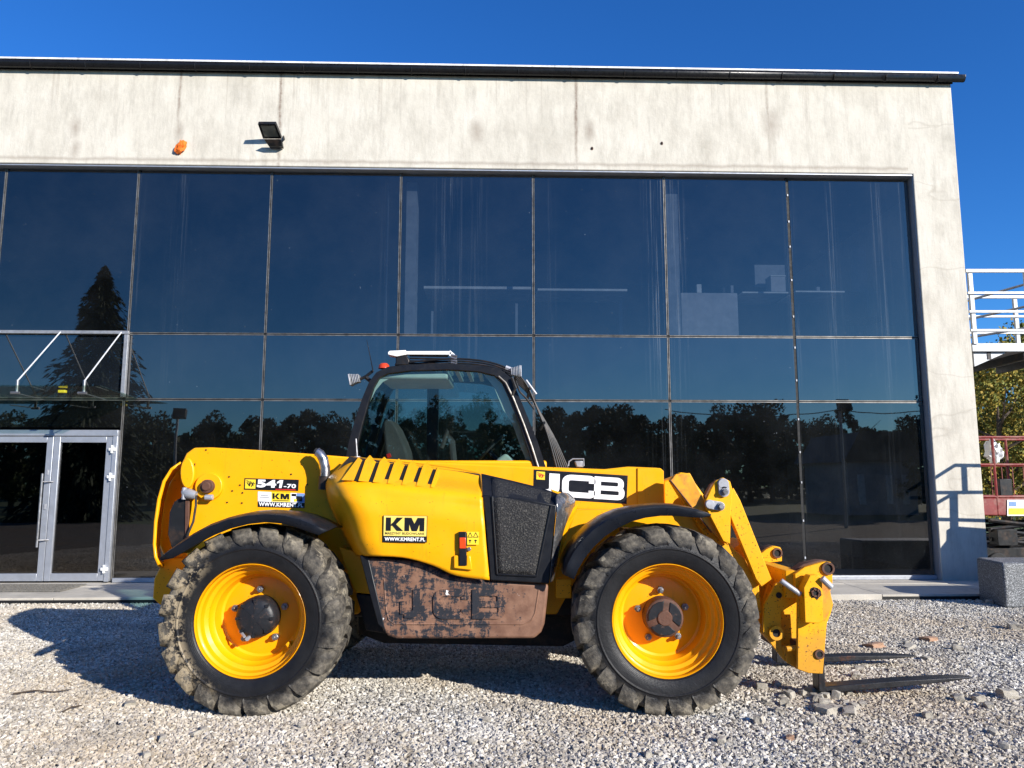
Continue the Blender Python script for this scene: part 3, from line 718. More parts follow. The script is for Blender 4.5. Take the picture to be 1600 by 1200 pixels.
b = MB(); b.box((gx + .87, YS + .375, (zd_ + zp) / 2 - .02), (1.9, .78, (zd_ - zp))); deck = b.build('deck', M['redpaint'], root, bev=.02)
b = MB(); b.pr([(1574, 781), (1610, 781), (1610, 806), (1574, 806)], YS - .03, YS - .022); sgn = b.build('sign', M['decalwhite'], root)
b = MB(); b.pr([(1576, 794), (1610, 794), (1610, 804), (1576, 804)], YS - .034, YS - .031); b.build('stripe', M['decalyellow'], sgn)
b = MB(); b.pr([(1577, 784), (1588, 784), (1588, 791), (1577, 791)], YS - .034, YS - .031); b.build('stripe', M['decalblue'], sgn)
zb_ = .42
for dy in (.08, .66):
    for k in range(3):
        za = zb_ + (zp - .1 - zb_) * k / 3; zc_ = zb_ + (zp - .1 - zb_) * (k + 1) / 3
        for sgn_ in (0, 1):
            b = MB(); b.tube([(gx + .1, YS + dy + .03 * sgn_, za if sgn_ else zc_), (gx + 1.5, YS + dy + .03 * sgn_, zc_ if sgn_ else za)], .035, 6); b.build('scissor_arm', M['blackmetal'], root)
for (xx, yy, zz, dx, dy, dz, mt, nm) in ((gx + .42, YS + .12, zd_ + .16, .22, .16, .3, 'blackmetal', 'control_box'), (gx + 1.05, YS + .1, zd_ + .1, .4, .18, .2, 'redpaint', 'tool_box'), (gx + .3, YS + .05, .62, .35, .25, .28, 'blackmetal', 'battery_box'), (gx + 1.15, YS + .05, .62, .4, .25, .26, 'blackmetal', 'hydraulic_tank')):
    b = MB(); b.box((xx, yy, zz), (dx, dy, dz)); b.build(nm, M[mt], root, bev=.01)
for k in range(9):
    b = MB(); b.tube([(gx + .02 + k * .2, YS + .76, zd_), (gx + .02 + k * .2, YS + .76, zm)], .008, 5); b.build('mesh_bar', M['redpaint'], root)
b = MB(); b.box((gx + .85, YS + .375, .33), (1.9, .7, .24)); b.build('chassis', M['blackmetal'], root, bev=.02)
for xx in (gx + .15, gx + 1.5):
    for yy in (YS - .02, YS + .68): b = MB(); b.cylY((xx, 0, .18), .18, yy, yy + .12, 20); b.build('wheel', M['rubber'], root, bev=.015)
b = MB(); rnd = random.Random(4); bmf = bmesh.new(); bmesh.ops.create_icosphere(bmf, subdivisions=3, radius=1)
cbag = S(1564, 706, .2)
vs = [cbag + Vector((v_.co.x * .12, v_.co.y * .14, v_.co.z * .2)) * (1 + .7 * mnoise.noise(v_.co * 2.5)) for v_ in bmf.verts]
b.add(vs, [[x.index for x in f.verts] for f in bmf.faces]); bmf.free()
o = b.build('plastic_bag', M['white'], smooth=True); tag(o, 'crumpled white plastic sheet hanging inside the red lift basket', 'plastic sheet')

# ------------------------------------------------------------------ granite block
nc = GR(1572, 951); fc = GR(1530, 938)
d = (fc - nc); 
b = MB(); hb = .56
n1 = Vector((nc.x + 2.6, nc.y + .12, 0)); n2 = n1 + d
b.poly([nc, n1, n1 + Vector((0, 0, hb)), nc + Vector((0, 0, hb))], [fc, n2, n2 + Vector((0, 0, hb)), fc + Vector((0, 0, hb))])
o = b.build('granite_block', M['granite'], bev=.03, seg=3); tag(o, 'speckled grey granite block on the gravel before the concrete pier', 'stone block')

# ------------------------------------------------------------------ loading ramp beyond the right edge of the frame (its shadow falls on the pier)
YR = 10.85
def SH(px, py):
    u, z = FPt(px, py, CO); p = fw(u, CO, z); t = (YR - p.y) / sdir.y; return p + sdir * t
root = empty('loading_ramp', (8.2, YR, 0), 'concrete ramp wall with steel handrails standing to the right of the pier', 'ramp')
q = [SH(1444, 898), SH(1490, 838), SH(1490, 822), SH(1545, 826)]
q2 = [Vector((q[0].x, YR, -.05))] + [Vector((p.x, YR, p.z)) for p in q] + [Vector((q[3].x + 2.5, YR, q[3].z)), Vector((q[3].x + 2.5, YR, -.05))]
b = MB(); b.poly(q2, [p + Vector((0, -.12, 0)) for p in q2]); b.build('wall', M['concrete'], root)
for a_, c_ in (((1440, 760), (1492, 727)), ((1492, 727), (1560, 728)), ((1445, 770), (1560, 769)), ((1440, 800), (1490, 771)), ((1445, 811), (1560, 814))):
    b = MB(); b.tube([SH(*a_), SH(*c_)], .026, 8); b.build('rail', M['galv'], root, smooth=True)
for a_, c_, r in (((1506, 728), (1508, 771), .035), ((1490, 771), (1491, 826), .05), ((1556, 728), (1558, 826), .035)):
    b = MB(); b.tube([SH(*a_), SH(*c_)], r, 8); b.build('post', M['galv'], root, smooth=True)

# ================================================================== TREES
def crown_mesh(name, mat, nleaf, size, seed, kind='round', clumps=38):
    rnd = random.Random(seed); vs = []; fs = []
    cl = []
    if kind == 'spruce':
        for k in range(nleaf):
            h = rnd.random() ** 1.15; layer = (math.floor(h * 15) + rnd.gauss(.5, .27)) / 15; layer = min(.995, max(.04, layer))
            a = rnd.randrange(9) * .698 + math.floor(h * 15) * .9 + rnd.gauss(0, .13)
            rmax = .5 * (1 - layer) ** .62 * (.85 + 1.0 * mnoise.noise(Vector((math.cos(a) * 2.3, math.sin(a) * 2.3, layer * 11))))
            r = rmax * rnd.random() ** .55
            c = Vector((math.cos(a) * r, math.sin(a) * r, layer - .10 * r * 2 + rnd.gauss(0, .004)))
            cl.append((c, size * (1.15 - .5 * layer), a))
    else:
        blobs = []
        for k in range(clumps):
            while True:
                p = Vector((rnd.uniform(-1, 1), rnd.uniform(-1, 1), rnd.uniform(-1, 1)))
                if .3 < p.length < 1: break
            wv = 1.0 if kind == 'round' else .55
            p = Vector((p.x * .40 * wv * (1.15 - .35 * p.z), p.y * .40 * wv * (1.15 - .35 * p.z), .50 + p.z * .44))
            blobs.append((p, rnd.uniform(.05, .125)))
        for k in range(nleaf):
            p, r = rnd.choice(blobs)
            q = Vector((rnd.gauss(0, 1), rnd.gauss(0, 1), rnd.gauss(0, 1))).normalized() * r * rnd.uniform(.55, 1.12)
            q.z *= .72; cl.append((p + q, size * rnd.uniform(.6, 1.3), rnd.uniform(0, 6.28)))
    for c, s, a in cl:
        n = Vector((rnd.gauss(0, 1), rnd.gauss(0, 1), rnd.gauss(.3, 1))).normalized()
        if kind == 'spruce':
            t1 = Vector((math.cos(a), math.sin(a), -.35 + rnd.gauss(0, .2))).normalized(); t2 = t1.cross(Vector((0, 0, 1))).normalized()
            t2 = (t2 + Vector((0, 0, rnd.gauss(0, .6)))).normalized(); l1, l2 = s * 1.6, s * .42
        else:
            t1 = n.orthogonal().normalized(); t2 = n.cross(t1); l1, l2 = s, s * .75
        b0 = len(vs)
        vs += [c - t1 * l1, c + t2 * l2, c + t1 * l1, c - t2 * l2]; fs.append((b0, b0 + 1, b0 + 2, b0 + 3))
    me = bpy.data.meshes.new(name); me.from_pydata([tuple(v) for v in vs], [], fs); me.materials.append(mat); me.update(); return me
def trunk_mesh(name, seed, spruce=False):
    rnd = random.Random(seed); b = MB()
    b.tube([(0, 0, -.02), (.005, 0, .2), (-.006, .004, .5), (0, 0, .93 if spruce else .75)], [.032, .024, .015, .003], 8)
    if not spruce:
        for k in range(9):
            a = k * 2.4; z = .22 + .05 * k; r = rnd.uniform(.2, .34)
            b.tube([(0, 0, z), (math.cos(a) * r * .5, math.sin(a) * r * .5, z + .07), (math.cos(a) * r, math.sin(a) * r, z + .2)], [.010, .006, .002], 5)
    me = bpy.data.meshes.new(name); me.from_pydata([tuple(v) for v in b.v], [], b.f); me.materials.append(M['bark']); me.update(); return me
TM = [trunk_mesh('trunk', 1), trunk_mesh('trunk', 5)]; TS = trunk_mesh('trunk', 2, True)
CR = [crown_mesh('crown', M['leaf_dark'], 7500, .019, 11 + i, 'round', 46) for i in range(3)] + [crown_mesh('crown', M['leaf_dark'], 6000, .017, 31, 'tall', 30)]
CS = crown_mesh('crown', M['needle'], 19000, .022, 5, 'spruce')
CA = [crown_mesh('crown', M['leaf_autumn'], 22000, .009, 41 + i, 'round', 60) for i in range(2)]
def tree(name, loc, h, w, crown, trunk, label, group, rz=0):
    root = empty(name, loc, label, 'tree', group, rz); root.scale = (w, w, h)
    for nm, me in (('trunk', trunk), ('crown', crown)):
        o = bpy.data.objects.new(nm, me); C.objects.link(o); o.parent = root
    return root
def MIR(p):
    p = Vector(p); d = (p - FO).dot(FN); return p - FN * (2 * d)
random.seed(21)
tl = [(-60, 610, 44), (30, 632, 40), (110, 640, 48), (215, 640, 46), (250, 650, 60), (300, 668, 62), (345, 655, 66), (385, 690, 64), (432, 650, 60), (480, 640, 66), (525, 645, 60), (570, 640, 63), (640, 632, 66), (700, 625, 64), (770, 632, 62), (838, 640, 66), (880, 628, 70), (925, 632, 66), (965, 629, 72), (1010, 636, 66), (1052, 634, 62), (1088, 644, 72), (1128, 640, 66), (1172, 626, 68), (1205, 636, 66), (1262, 646, 74), (1290, 640, 70), (1330, 642, 76), (1395, 690, 60), (1440, 640, 40), (1475, 610, 44)]
ordn = ['first', 'second', 'third', 'fourth', 'fifth', 'sixth', 'seventh', 'eighth', 'ninth', 'tenth', 'eleventh', 'twelfth', 'thirteenth', 'fourteenth', 'fifteenth', 'sixteenth', 'seventeenth', 'eighteenth', 'nineteenth', 'twentieth', 'twenty first', 'twenty second', 'twenty third', 'twenty fourth', 'twenty fifth', 'twenty sixth', 'twenty seventh', 'twenty eighth', 'twenty ninth', 'thirtieth', 'thirty first']
for i, (px, py, D) in enumerate(tl):
    V = P(px, py - (0 if px < 220 else random.uniform(-16, 12)), D); g = MIR((V.x, V.y, 0)); h = V.z
    w = h * random.uniform(.70, .95)
    tree('broadleaf_tree', (g.x, g.y, 0), h / .97, w, CR[random.choice((0, 1, 2, 3, 3))], TM[i % 2], ordn[i] + ' dark tree from the left in the belt mirrored low in the glass', 'trees mirrored in the facade glass', random.uniform(0, 6))
# the wood behind them reads as one mass
rnd = random.Random(77); vs = []; fs = []
for i in range(26000):
    px = rnd.uniform(-150, 1750); D = rnd.uniform(82, 90)
    top = 674 + 14 * mnoise.noise(Vector((px * .012, 3, 0))) + 9 * mnoise.noise(Vector((px * .05, 8, 0)))
    V = P(px, top, D); g = MIR((V.x, V.y, 0)); z = V.z * (1 - rnd.random() ** 1.3) if rnd.random() < .8 else V.z * rnd.random()
    n = Vector((rnd.gauss(0, 1), rnd.gauss(0, 1), rnd.gauss(0, 1))).normalized(); t1 = n.orthogonal().normalized() * rnd.uniform(.2, .42); t2 = n.cross(t1)
    c = Vector((g.x, g.y, z)); b0 = len(vs); vs += [c - t1, c + t2, c + t1, c - t2]; fs.append((b0, b0 + 1, b0 + 2, b0 + 3))
b = MB(); b.add(vs, fs); wd = b.build('woodland', M['leaf_dark']); tag(wd, 'dense dark wood closing the view behind the mirrored belt of trees', 'wood', kind='stuff')
V = P(166, 418, 34); g = MIR((V.x, V.y, 0))
tree('spruce_tree', (g.x, g.y, 0), V.z, 5.4, CS, TS, 'tall dark spruce mirrored in the upper left glass above the canopy', None)
for (px, py, Y, lab, cr) in ((1552, 552, 22, 'yellow green autumn tree just behind the corner of the building', 0), (1606, 488, 25, 'taller autumn tree behind the steel landing', 1), (1660, 470, 30, 'autumn tree at the right edge behind the red lift', 0)):
    V = P(px, py, Y); tree('autumn_tree', (V.x, Y, 0), V.z, V.z * .95, CA[cr], TM[0], lab, None, px)
for i in range(5):
    V = P(1500 + i * 45, 632, 40); tree('broadleaf_tree', (V.x, 40, 0), V.z, V.z * 1.1, CR[i % 3], TM[0], 'dark green tree low behind the red lift and the autumn trees', 'dark trees behind the lift', i)

# lamp posts and a barn mirrored in the glass
for px, py, D, lab in ((1312, 634, 28, 'lamp post with a square floodlight mirrored in the right glass'), (283, 646, 30, 'thin lamp post mirrored in the glass right of the doors')):
    V = P(px, py, D); g = MIR((V.x, V.y, 0)); root = empty('lamp_post', g, lab, 'lamp post')
    b = MB(); b.tube([g, g + Vector((0, 0, V.z))], [.07, .05], 8); b.build('pole', M['galv'], root, smooth=True)
    b = MB(); b.box(g + Vector((.12, .1, V.z)), (.5, .2, .4), Matrix.Rotation(R(20), 3, 'X')); b.build('lamp_head', M['blackmetal'], root, bev=.02)
V = P(1335, 680, 42); g = MIR((V.x, V.y, 0)); root = empty('barn', g, 'low dark timber barn mirrored in the rightmost glass', 'barn', rz=0)
b = MB(); b.box(g + Vector((0, 0, 1.35)), (3.6, 5, 2.7)); b.build('wall', M['interior'], root)
b = MB(); zz = V.z
b.poly([g + Vector(p) for p in ((-2.1, 2.8, 2.7), (2.1, 2.8, 2.7), (1.2, 2.8, zz), (-1.2, 2.8, zz))], [g + Vector(p) for p in ((-2.1, -2.8, 2.7), (2.1, -2.8, 2.7), (1.2, -2.8, zz), (-1.2, -2.8, zz))]); b.build('roof', M['blackmetal'], root)
for dx in (-1.1, .3, 1.2):
    b = MB(); b.box(g + Vector((dx, 2.52, 1.3)), (.35, .05, 1.5)); b.build('door', M['desk'], root)
# overhead cable
V0 = MIR(P(1040, 640, 28)); V1 = MIR(P(1312, 640, 28)); V2 = MIR(P(1500, 630, 28))
b = MB(); pts = []
for a_, c_ in ((V0, V1), (V1, V2)):
    for k in range(7):
        f = k / 6; p = a_.lerp(c_, f); p.z -= .25 * 4 * f * (1 - f); pts.append(p)
b.tube(pts, .018, 5); o = b.build('overhead_cable', M['rubber']); tag(o, 'sagging black overhead cable mirrored above the tree line in the glass', 'cable')

# ================================================================== TELEHANDLER
T = empty('telehandler', (-.35, 6.4, 0), 'yellow telescopic handler with worn brown side box and pallet forks lowered on gravel', 'telehandler')
Y_OUT = 5.30
def prt(name, pts, Y0, Y1, mat, parent=None, bev=.006, label=None, **k):
    b = MB(); b.pr(pts, Y0, Y1); o = b.build(name, mat, parent or T, bev=bev, **k)
    if label: o['label'] = label
    return o
# ---------------- wheels
RAX = [P(391, 970, 5.33), P(1043, 970, 5.33)]
RT = .628
def make_tyre(mat, parent, seed):
    rnd = random.Random(seed)
    car = [(.372, -.205), (.385, -.222), (.43, -.235), (.47, -.238), (.474, -.244), (.481, -.244), (.485, -.238), (.525, -.232), (.56, -.215), (.585, -.19), (.595, -.12), (.598, 0),
           (.595, .12), (.585, .19), (.56, .215), (.525, .232), (.48, .238), (.43, .235), (.385, .222), (.372, .205)]
    b = MB(); b.lathe(car, 96)
    nl = 20
    for side in (-1, 1):
        for k in range(nl):
            a0 = 2 * math.pi * (k + (.5 if side > 0 else 0)) / nl + rnd.uniform(-.006, .006)
            # stations: centre radius bottom, radius top, y, angular offset, half width (rad)
            st = [(.488, .498, -.234, -.115, .048), (.503, .522, -.243, -.092, .082), (.530, .572, -.241, -.06, .102), (.556, .610, -.222, -.025, .112), (.566, .626, -.18, .015, .108), (.572, .631, -.10, .075, .085), (.574, .634, -.03, .135, .068), (.574, .632, .02, .17, .055)]
            vs = []
            for (rb, rt, y, ao, hw) in st:
                y *= side * -1 * -1
                for (r, w) in ((rb, -hw * 1.10), (rt, -hw * .92), (rt, hw * .92), (rb, hw * 1.10)):
                    an = a0 + ao + w; jr = rnd.uniform(-.003, .003)
                    yy = y * (1 if True else 1)
                    vs.append(((r + jr) * math.cos(an), (y * 1.0) + (0.0), (r + jr) * math.sin(an)))
            fs = []; n = len(st)
            for i in range(n - 1):
                for q in range(3): fs.append((i * 4 + q, i * 4 + q + 1, (i + 1) * 4 + q + 1, (i + 1) * 4 + q))
            fs.append((0, 1, 2, 3)); fs.append(((n - 1) * 4, (n - 1) * 4 + 3, (n - 1) * 4 + 2, (n - 1) * 4 + 1))
            b.add(vs, fs)
    return b.build('tyre', mat, parent, bev=.014, seg=2, local=True, ang=30)
def make_wheel(loc, tmat, front, seed):
    b = MB()
    prof = [(.360, -.195), (.372, -.212), (.378, -.208), (.378, -.19), (.365, -.17), (.352, -.165), (.345, -.12), (.322, -.105), (.315, -.07), (.298, -.055), (.292, .0), (.285, .035), (.265, .045), (.225, .035), (.10, .025), (.001, .025)]
    b.lathe(prof, 72)
    b2 = [(.378, -.19), (.37, .19), (.36, .2)]
    b.lathe(b2, 48)
    w = b.build('wheel', M['rimpaint'], T, bev=0, smooth=True, local=True)
    w.location = Vector(loc) - WL[T]
    q = w.modifiers.new('s', 'SOLIDIFY'); q.thickness = .006
    make_tyre(tmat, w, seed)
    hb = M['hub']
    b = MB()
    if front:
        b.lathe([(.001, -.118), (.05, -.118), (.052, -.108), (.118, -.106), (.130, -.098), (.134, -.06), (.135, .03)], 40)
        hub = b.build('hub', M['rust'], w, smooth=True, local=True, bev=.004)
        for k in range(3):
            a = R(20 + k * 120); pts = []
            outl = [(.052, -.62), (.052, -.3), (.052, .3), (.052, .62), (.114, .86), (.116, .5), (.117, .17), (.117, -.17), (.116, -.5), (.114, -.86)]
            fr_ = [Vector((r * math.cos(a + t), -.113, r * math.sin(a + t))) for r, t in outl]; bk = [p + Vector((0, .008, 0)) for p in fr_]
            b = MB(); b.poly(fr_, bk); b.build('hub_plate', M['hub'], w, local=True, bev=.003)
        nb, rb = 5, .175
    else:
        b.lathe([(.001, -.125), (.085, -.125), (.10, -.120), (.125, -.112), (.136, -.095), (.140, -.06), (.140, .03)], 40)
        hub = b.build('hub', M['hub'], w, smooth=True, local=True)
        b = MB()
        for k in range(8):
            a = k * .785; b.add([(r * math.cos(a + t), -.127, r * math.sin(a + t)) for r, t in ((.03, -.06), (.11, -.03), (.11, .03), (.03, .06))], [(0, 1, 2, 3)])
            b.box((.118 * math.cos(a), -.118, .118 * math.sin(a)), (.02, .02, .02))
        b.build('hub_rib', M['hub'], w, local=True)
        b = MB(); b.tube([(-.03, -.115, -.125), (-.03, -.16, -.128)], .014, 6); b.tube([(-.10, -.10, -.085), (-.05, -.15, -.115)], .01, 6); b.build('drain_plug', M['zinc'], w, local=True, smooth=True)
        nb, rb = 5, .182
    for k in range(nb):
        a = R(20 + 72 * k); c = Vector((rb * math.cos(a), 0, rb * math.sin(a)))
        b = MB(); b.cylY(c, .025, -.01, .02, 6); b.cylY(c, .013, -.04, -.01, 8); b.build('wheel_nut', M['steel'], w, local=True, bev=.002)
    b = MB(); a = R(-38); c = Vector((.30 * math.cos(a), 0, .30 * math.sin(a)))
    if not front: b.box(c + Vector((0, -.07, 0)), (.03, .06, .05), Matrix.Rotation(a, 3, 'Y')); b.build('valve_guard', M['rimpaint'], w, local=True, bev=.006)
    return w
YW = 5.53
ax = [RAX[0].x, RAX[1].x]; ZW = RT - .012
wr = make_wheel((ax[0], YW, ZW), M['tyre_a'], False, 3)
wf = make_wheel((ax[1], YW, ZW), M['tyre_b'], True, 9); 
wr.rotation_euler.y = 0
for src, x in ((wr, ax[0]), (wf, ax[1])):
    c = copy_tree(src, T); c.location = Vector((x, 7.25, ZW)) - WL[T]; c.rotation_euler.z = math.pi
# ---------------- chassis, axles
b = MB(); b.box((-.36, 6.4, .66), (3.3, .62, .30)); b.build('chassis', M['blackmetal'], T, bev=.02)
for x in ax:
    b = MB(); b.cylY((x, 0, ZW), .11, 5.58, 7.2, 20); b.cylY((x, 0, ZW), .19, 6.2, 6.6, 20); b.build('axle', M['blackmetal'], T, smooth=True)
prt('chassis_plate', [(520, 752), (560, 765), (850, 800), (1000, 800), (1010, 805), (985, 870), (900, 905), (870, 960), (590, 960), (560, 900), (540, 830)], 5.98, 6.06, M['yellow'], bev=.01)
prt('chassis_plate', [(530, 855), (590, 872), (596, 930), (556, 926), (545, 900)], 5.80, 5.96, M['yellow'])
prt('chassis_plate', [(556, 928), (596, 932), (602, 990), (572, 985)], 5.80, 5.96, M['blackmetal'])
b = MB(); b.box((-.05, 5.85, .62), (.2, .25, .35)); b.build('hydraulic_block', M['blackmetal'], T, bev=.01)
prt('bracket', [(868, 905), (893, 905), (893, 935), (868, 935)], 5.7, 5.73, M['yellow_worn'])
prt('underbody', [(560, 900), (880, 905), (900, 1000), (880, 1010), (600, 1005), (560, 990)], 6.35, 6.75, M['blackmetal'])
# rear side plate and pivot
rear = prt('side_plate', [(284, 722), (291, 708), (303, 699.5), (330, 699), (400, 703), (470, 708), (545, 714), (552, 760), (560, 830), (572, 900), (560, 960), (500, 960), (300, 960), (292, 880), (288, 800), (291, 772)], 5.99, 6.15, M['yellow'], bev=.012)
b = MB(); q = P(328, 760, 5.985); b.cylY(q, .105, 5.955, 6.0, 32); b.build('pivot_boss', M['yellow'], rear, bev=.006)
b = MB(); b.cylY(q, .052, 5.915, 5.96, 24); b.cylY(q, .034, 5.90, 5.93, 20); b.build('pivot_pin', M['rust'], rear, bev=.006)
q = P(329, 777, 5.96); b = MB(); b.tube([q + Vector((-.03, -.03, 0)), q + Vector((.03, -.03, 0))], .022, 8); b.build('bolt', M['zinc'], rear, bev=.003)
for x, y in ((322, 703), (358, 745), (375, 758), (363, 767), (379, 770), (355, 785), (378, 786), (328, 748), (455, 741), (480, 757)):
    q = P(x, y, 5.988); b = MB(); b.cylY(q, .0065, 5.984, 5.992, 8); b.build('rivet', M['joint'], rear)
b = MB(); n = 18   # folded ear at the rear top corner
fr_ = [P(292 + 11 * math.cos(2 * math.pi * k / n), 739 + 24 * math.sin(2 * math.pi * k / n), 5.93) for k in range(n)][::-1]
b.poly(fr_, [p + Vector((0, .035, 0)) for p in fr_]); b.build('hose_guard', M['yellow'], rear, bev=.012)
prt('slot', [(298, 725), (305, 724), (302, 738)], 5.982, 5.9895, M['joint'], rear, 0)
# rear curved counterweight panel
rows = []
for (x, y, x2) in ((283, 723, 292), (268, 733, 286), (256, 752, 285), (248, 780, 284), (243, 815, 283), (241, 850, 282), (243, 870, 282), (249, 884, 282)):
    a_ = P(x, y, 6.02); c_ = P(x + 7, y + 3, 6.40)
    rows.append([a_, a_.lerp(c_, .5) + Vector((-.01, 0, 0)), Vector((c_.x, c_.y, c_.z))])
b = MB(); b.grid(rows); b.build('rear_panel', M['yellow'], T, smooth=True, solid=.02)
prt('counterweight', [(286, 725), (272, 735), (258, 765), (249, 800), (246, 850), (262, 885), (300, 885), (300, 730)], 6.42, 6.75, M['yellow'], bev=.02)
prt('rear_bumper', [(256, 872), (300, 872), (300, 950), (250, 946), (238, 935), (240, 905)], 6.34, 6.75, M['yellow'], bev=.012)
prt('rear_panel', [(284, 776), (291, 775), (291, 850), (268, 856), (262, 835), (265, 800), (272, 784)], 5.96, 5.985, M['blackmetal'], label='dark plate at the rear corner')
prt('hinge_strip', [(289, 775), (296, 778), (295, 842), (288, 844)], 5.95, 5.962, M['rust'])
q = P(296, 772, 5.93); b = MB(); b.tube([q + Vector((-.05, .02, .02)), q, q + Vector((.05, 0, -.01))], [.03, .04, .03], 10); b.tube([q + Vector((-.04, 0, .05)), q + Vector((-.04, 0, -.04))], .018, 8); b.build('hydraulic_fitting', M['zinc'], T, smooth=True)
b = MB(); b.tube([q + Vector((.05, 0, -.01)), P(306, 790, 5.92), P(302, 815, 5.92), P(292, 838, 5.93)], .009, 7); b.build('hose', M['rubber'], T, smooth=True)
# ---------------- boom
YB0, YB1 = 6.17, 6.56
boom = prt('boom', [(300, 702), (500, 711.5), (700, 722), (850, 729.5), (945, 733), (982, 729), (1030, 731), (1036, 736), (1038, 800), (980, 800), (560, 790), (300, 770)], YB0, YB1, M['yellow'], bev=.02, seg=3)
prt('boom_collar', [(996, 731), (1032, 731.5), (1037, 736), (1038, 798), (996, 798)], YB0 - .012, YB0 - .001, M['yellow'], boom, .004)
inner = prt('inner_boom', [(1037, 752), (1072, 739), (1080, 745), (1108, 785), (1130, 815), (1110, 832), (1037, 790)], YB0 + .06, YB1 - .06, M['yellow_worn'], boom, .012)
# chassis front tower side, below the sticker
prt('chassis_tower', [(900, 796), (1036, 797), (1064, 800), (1110, 815), (1110, 850), (985, 870), (900, 900), (868, 905), (878, 850)], 5.97, 6.12, M['yellow'], bev=.01)
# gooseneck head
prt('boom_head', [(1047, 750), (1063, 738), (1078, 740), (1138, 848), (1163, 872), (1186, 915), (1190, 960), (1165, 960), (1120, 850), (1100, 836)], 5.93, 6.02, M['yellow_worn'], bev=.008)
prt('head_flange', [(1047, 751), (1056, 741), (1078, 739), (1139, 852), (1112, 832)], 5.86, 5.925, simple('shaded_orange_yellow', (.80, .33, .006), .45, dirt=(.3, .13, .03), ds=9), bev=.005)  # shade on the flange is put into its darker orange colour
b = MB(); b.tube([P(1047, 750, 5.855), P(1112, 832, 5.855)], .006, 5); b.build('weld_seam', M['rust'], T)
prt('boom_head', [(1120, 845), (1165, 875), (1200, 900), (1232, 935), (1225, 1000), (1180, 975), (1150, 905)], 6.3, 6.42, M['yellow_worn'], bev=.008)
b = MB(); b.box((P(1150, 860, 6.1).x, 6.16, P(1150, 860, 6.1).z), (.10, .36, .16), Matrix.Rotation(R(58), 3, 'Y')); b.build('cross_plate', M['yellow_worn'], T, bev=.006)
# upper linkage plate
lk = prt('tilt_lever', [(1102, 783), (1112, 762), (1119, 751), (1130, 746), (1141, 752), (1145, 766), (1142, 800), (1141, 850), (1130, 846), (1104, 796)], 5.80, 5.84, M['yellow_worn'])
prt('tilt_lever', [(1100, 775), (1110, 757), (1121, 749), (1130, 750), (1141, 756), (1142, 770), (1140, 846), (1128, 840)], 6.0, 6.05, M['rust'])
for x, y, dx, dy, r in ((1131, 768, -1, -12, .042), (1125, 791, -16, -3, .035)):
    q = P(x, y, 5.79); q2 = P(x + dx, y + dy, 5.79)
    b = MB(); b.tube([q2 + Vector((0, .0, 0)), q2 + Vector((0, .012, 0))], r, 16); b.cylY(q2, r * .95, 5.775, 5.80, 18); b.cylY(q, r * .95, 5.775, 5.80, 18)
    d_ = (q - q2); nn_ = Vector((-d_.z, 0, d_.x)).normalized() * r * .95
    f_ = [Vector((p.x, 5.776, p.z)) for p in (q2 + nn_, q2 - nn_, q - nn_, q + nn_)]; b.poly(f_, [p + Vector((0, .022, 0)) for p in f_])
    b.build('pin_plate', M['zinc'], lk, bev=.003)
    b = MB(); b.cylY(q, .020, 5.745, 5.776, 6); b.cylY(q, .028, 5.765, 5.778, 16); b.build('bolt', M['steel'], lk, bev=.002)
# tilt link
prt('tilt_link', [(1140, 770), (1146, 762), (1157, 782), (1206, 905), (1190, 917), (1181, 905), (1143, 812), (1139, 800)], 5.86, 5.93, M['yellow_worn'])
prt('tilt_link', [(1140, 778), (1148, 775), (1196, 905), (1180, 915), (1165, 880)], 6.02, 6.09, M['yellow_worn'])
# ---------------- fork carriage
YC = 5.74
CH = empty('fork_carriage', WL[T], None, None); CH.parent = T; CH.location = (0, 0, 0); WL[CH] = WL[T]
def cp(name, pts, Y0, Y1, mat=M['yellow_worn'], bev=.005): return prt(name, pts, Y0, Y1, mat, CH, bev)
cp('side_plate', [(1194, 945), (1212, 912), (1238, 902), (1246, 912), (1247, 940), (1221, 956), (1221, 1008), (1246, 1028), (1246, 1046), (1225, 1032), (1206, 1008), (1192, 988)], 5.86, 5.89)
cp('inner_plate', [(1203, 905), (1246, 900), (1250, 1044), (1222, 1022), (1196, 985), (1190, 940)], 6.02, 6.06)
cp('inner_plate', [(1160, 880), (1205, 912), (1200, 985), (1215, 1015), (1190, 990), (1180, 940)], 6.08, 6.14)
b = MB(); q = P(1211, 988, 5.86); b.lathe([(.052, 0), (.052, .05), (.030, .05), (.030, 0)], 20, True); b.v = [p + Vector((q.x, 5.825, q.z)) for p in b.v]; b.build('pin_boss', M['yellow_worn'], CH, smooth=True)
b = MB(); b.cylY(q, .030, 5.84, 5.9, 16); b.build('pin_hole', M['joint'], CH)
q = P(1217, 930, 5.856); b = MB(); b.cylY(q, .022, 5.852, 5.858, 14); b.build('hole', M['joint'], CH)
# cross beam
b = MB(); b.poly([P(1196, 876, 6.35), P(1246, 892, 5.80), P(1246, 935, 5.80), P(1196, 905, 6.35)], [p + Vector((-.08, .02, 0)) for p in (P(1196, 876, 6.35), P(1246, 892, 5.80), P(1246, 935, 5.80), P(1196, 905, 6.35))]); b.build('cross_beam', M['yellow_worn'], CH, bev=.004)
xb0, xb1 = P(1243, 900, 5.8).x, P(1278, 900, 5.8).x
zt1, zt2 = P(1250, 894, 5.76).z, P(1250, 925, 5.76).z
b = MB(); b.box((xb0 + .03, 6.25, (zt1 + zt2) / 2), (.07, .95, zt1 - zt2)); b.build('cross_beam', M['yellow_worn'], CH, bev=.006)
b = MB(); b.box((xb0 + .05, 6.25, .30), (.07, .95, .14)); b.build('cross_beam', M['rust'], CH, bev=.006)
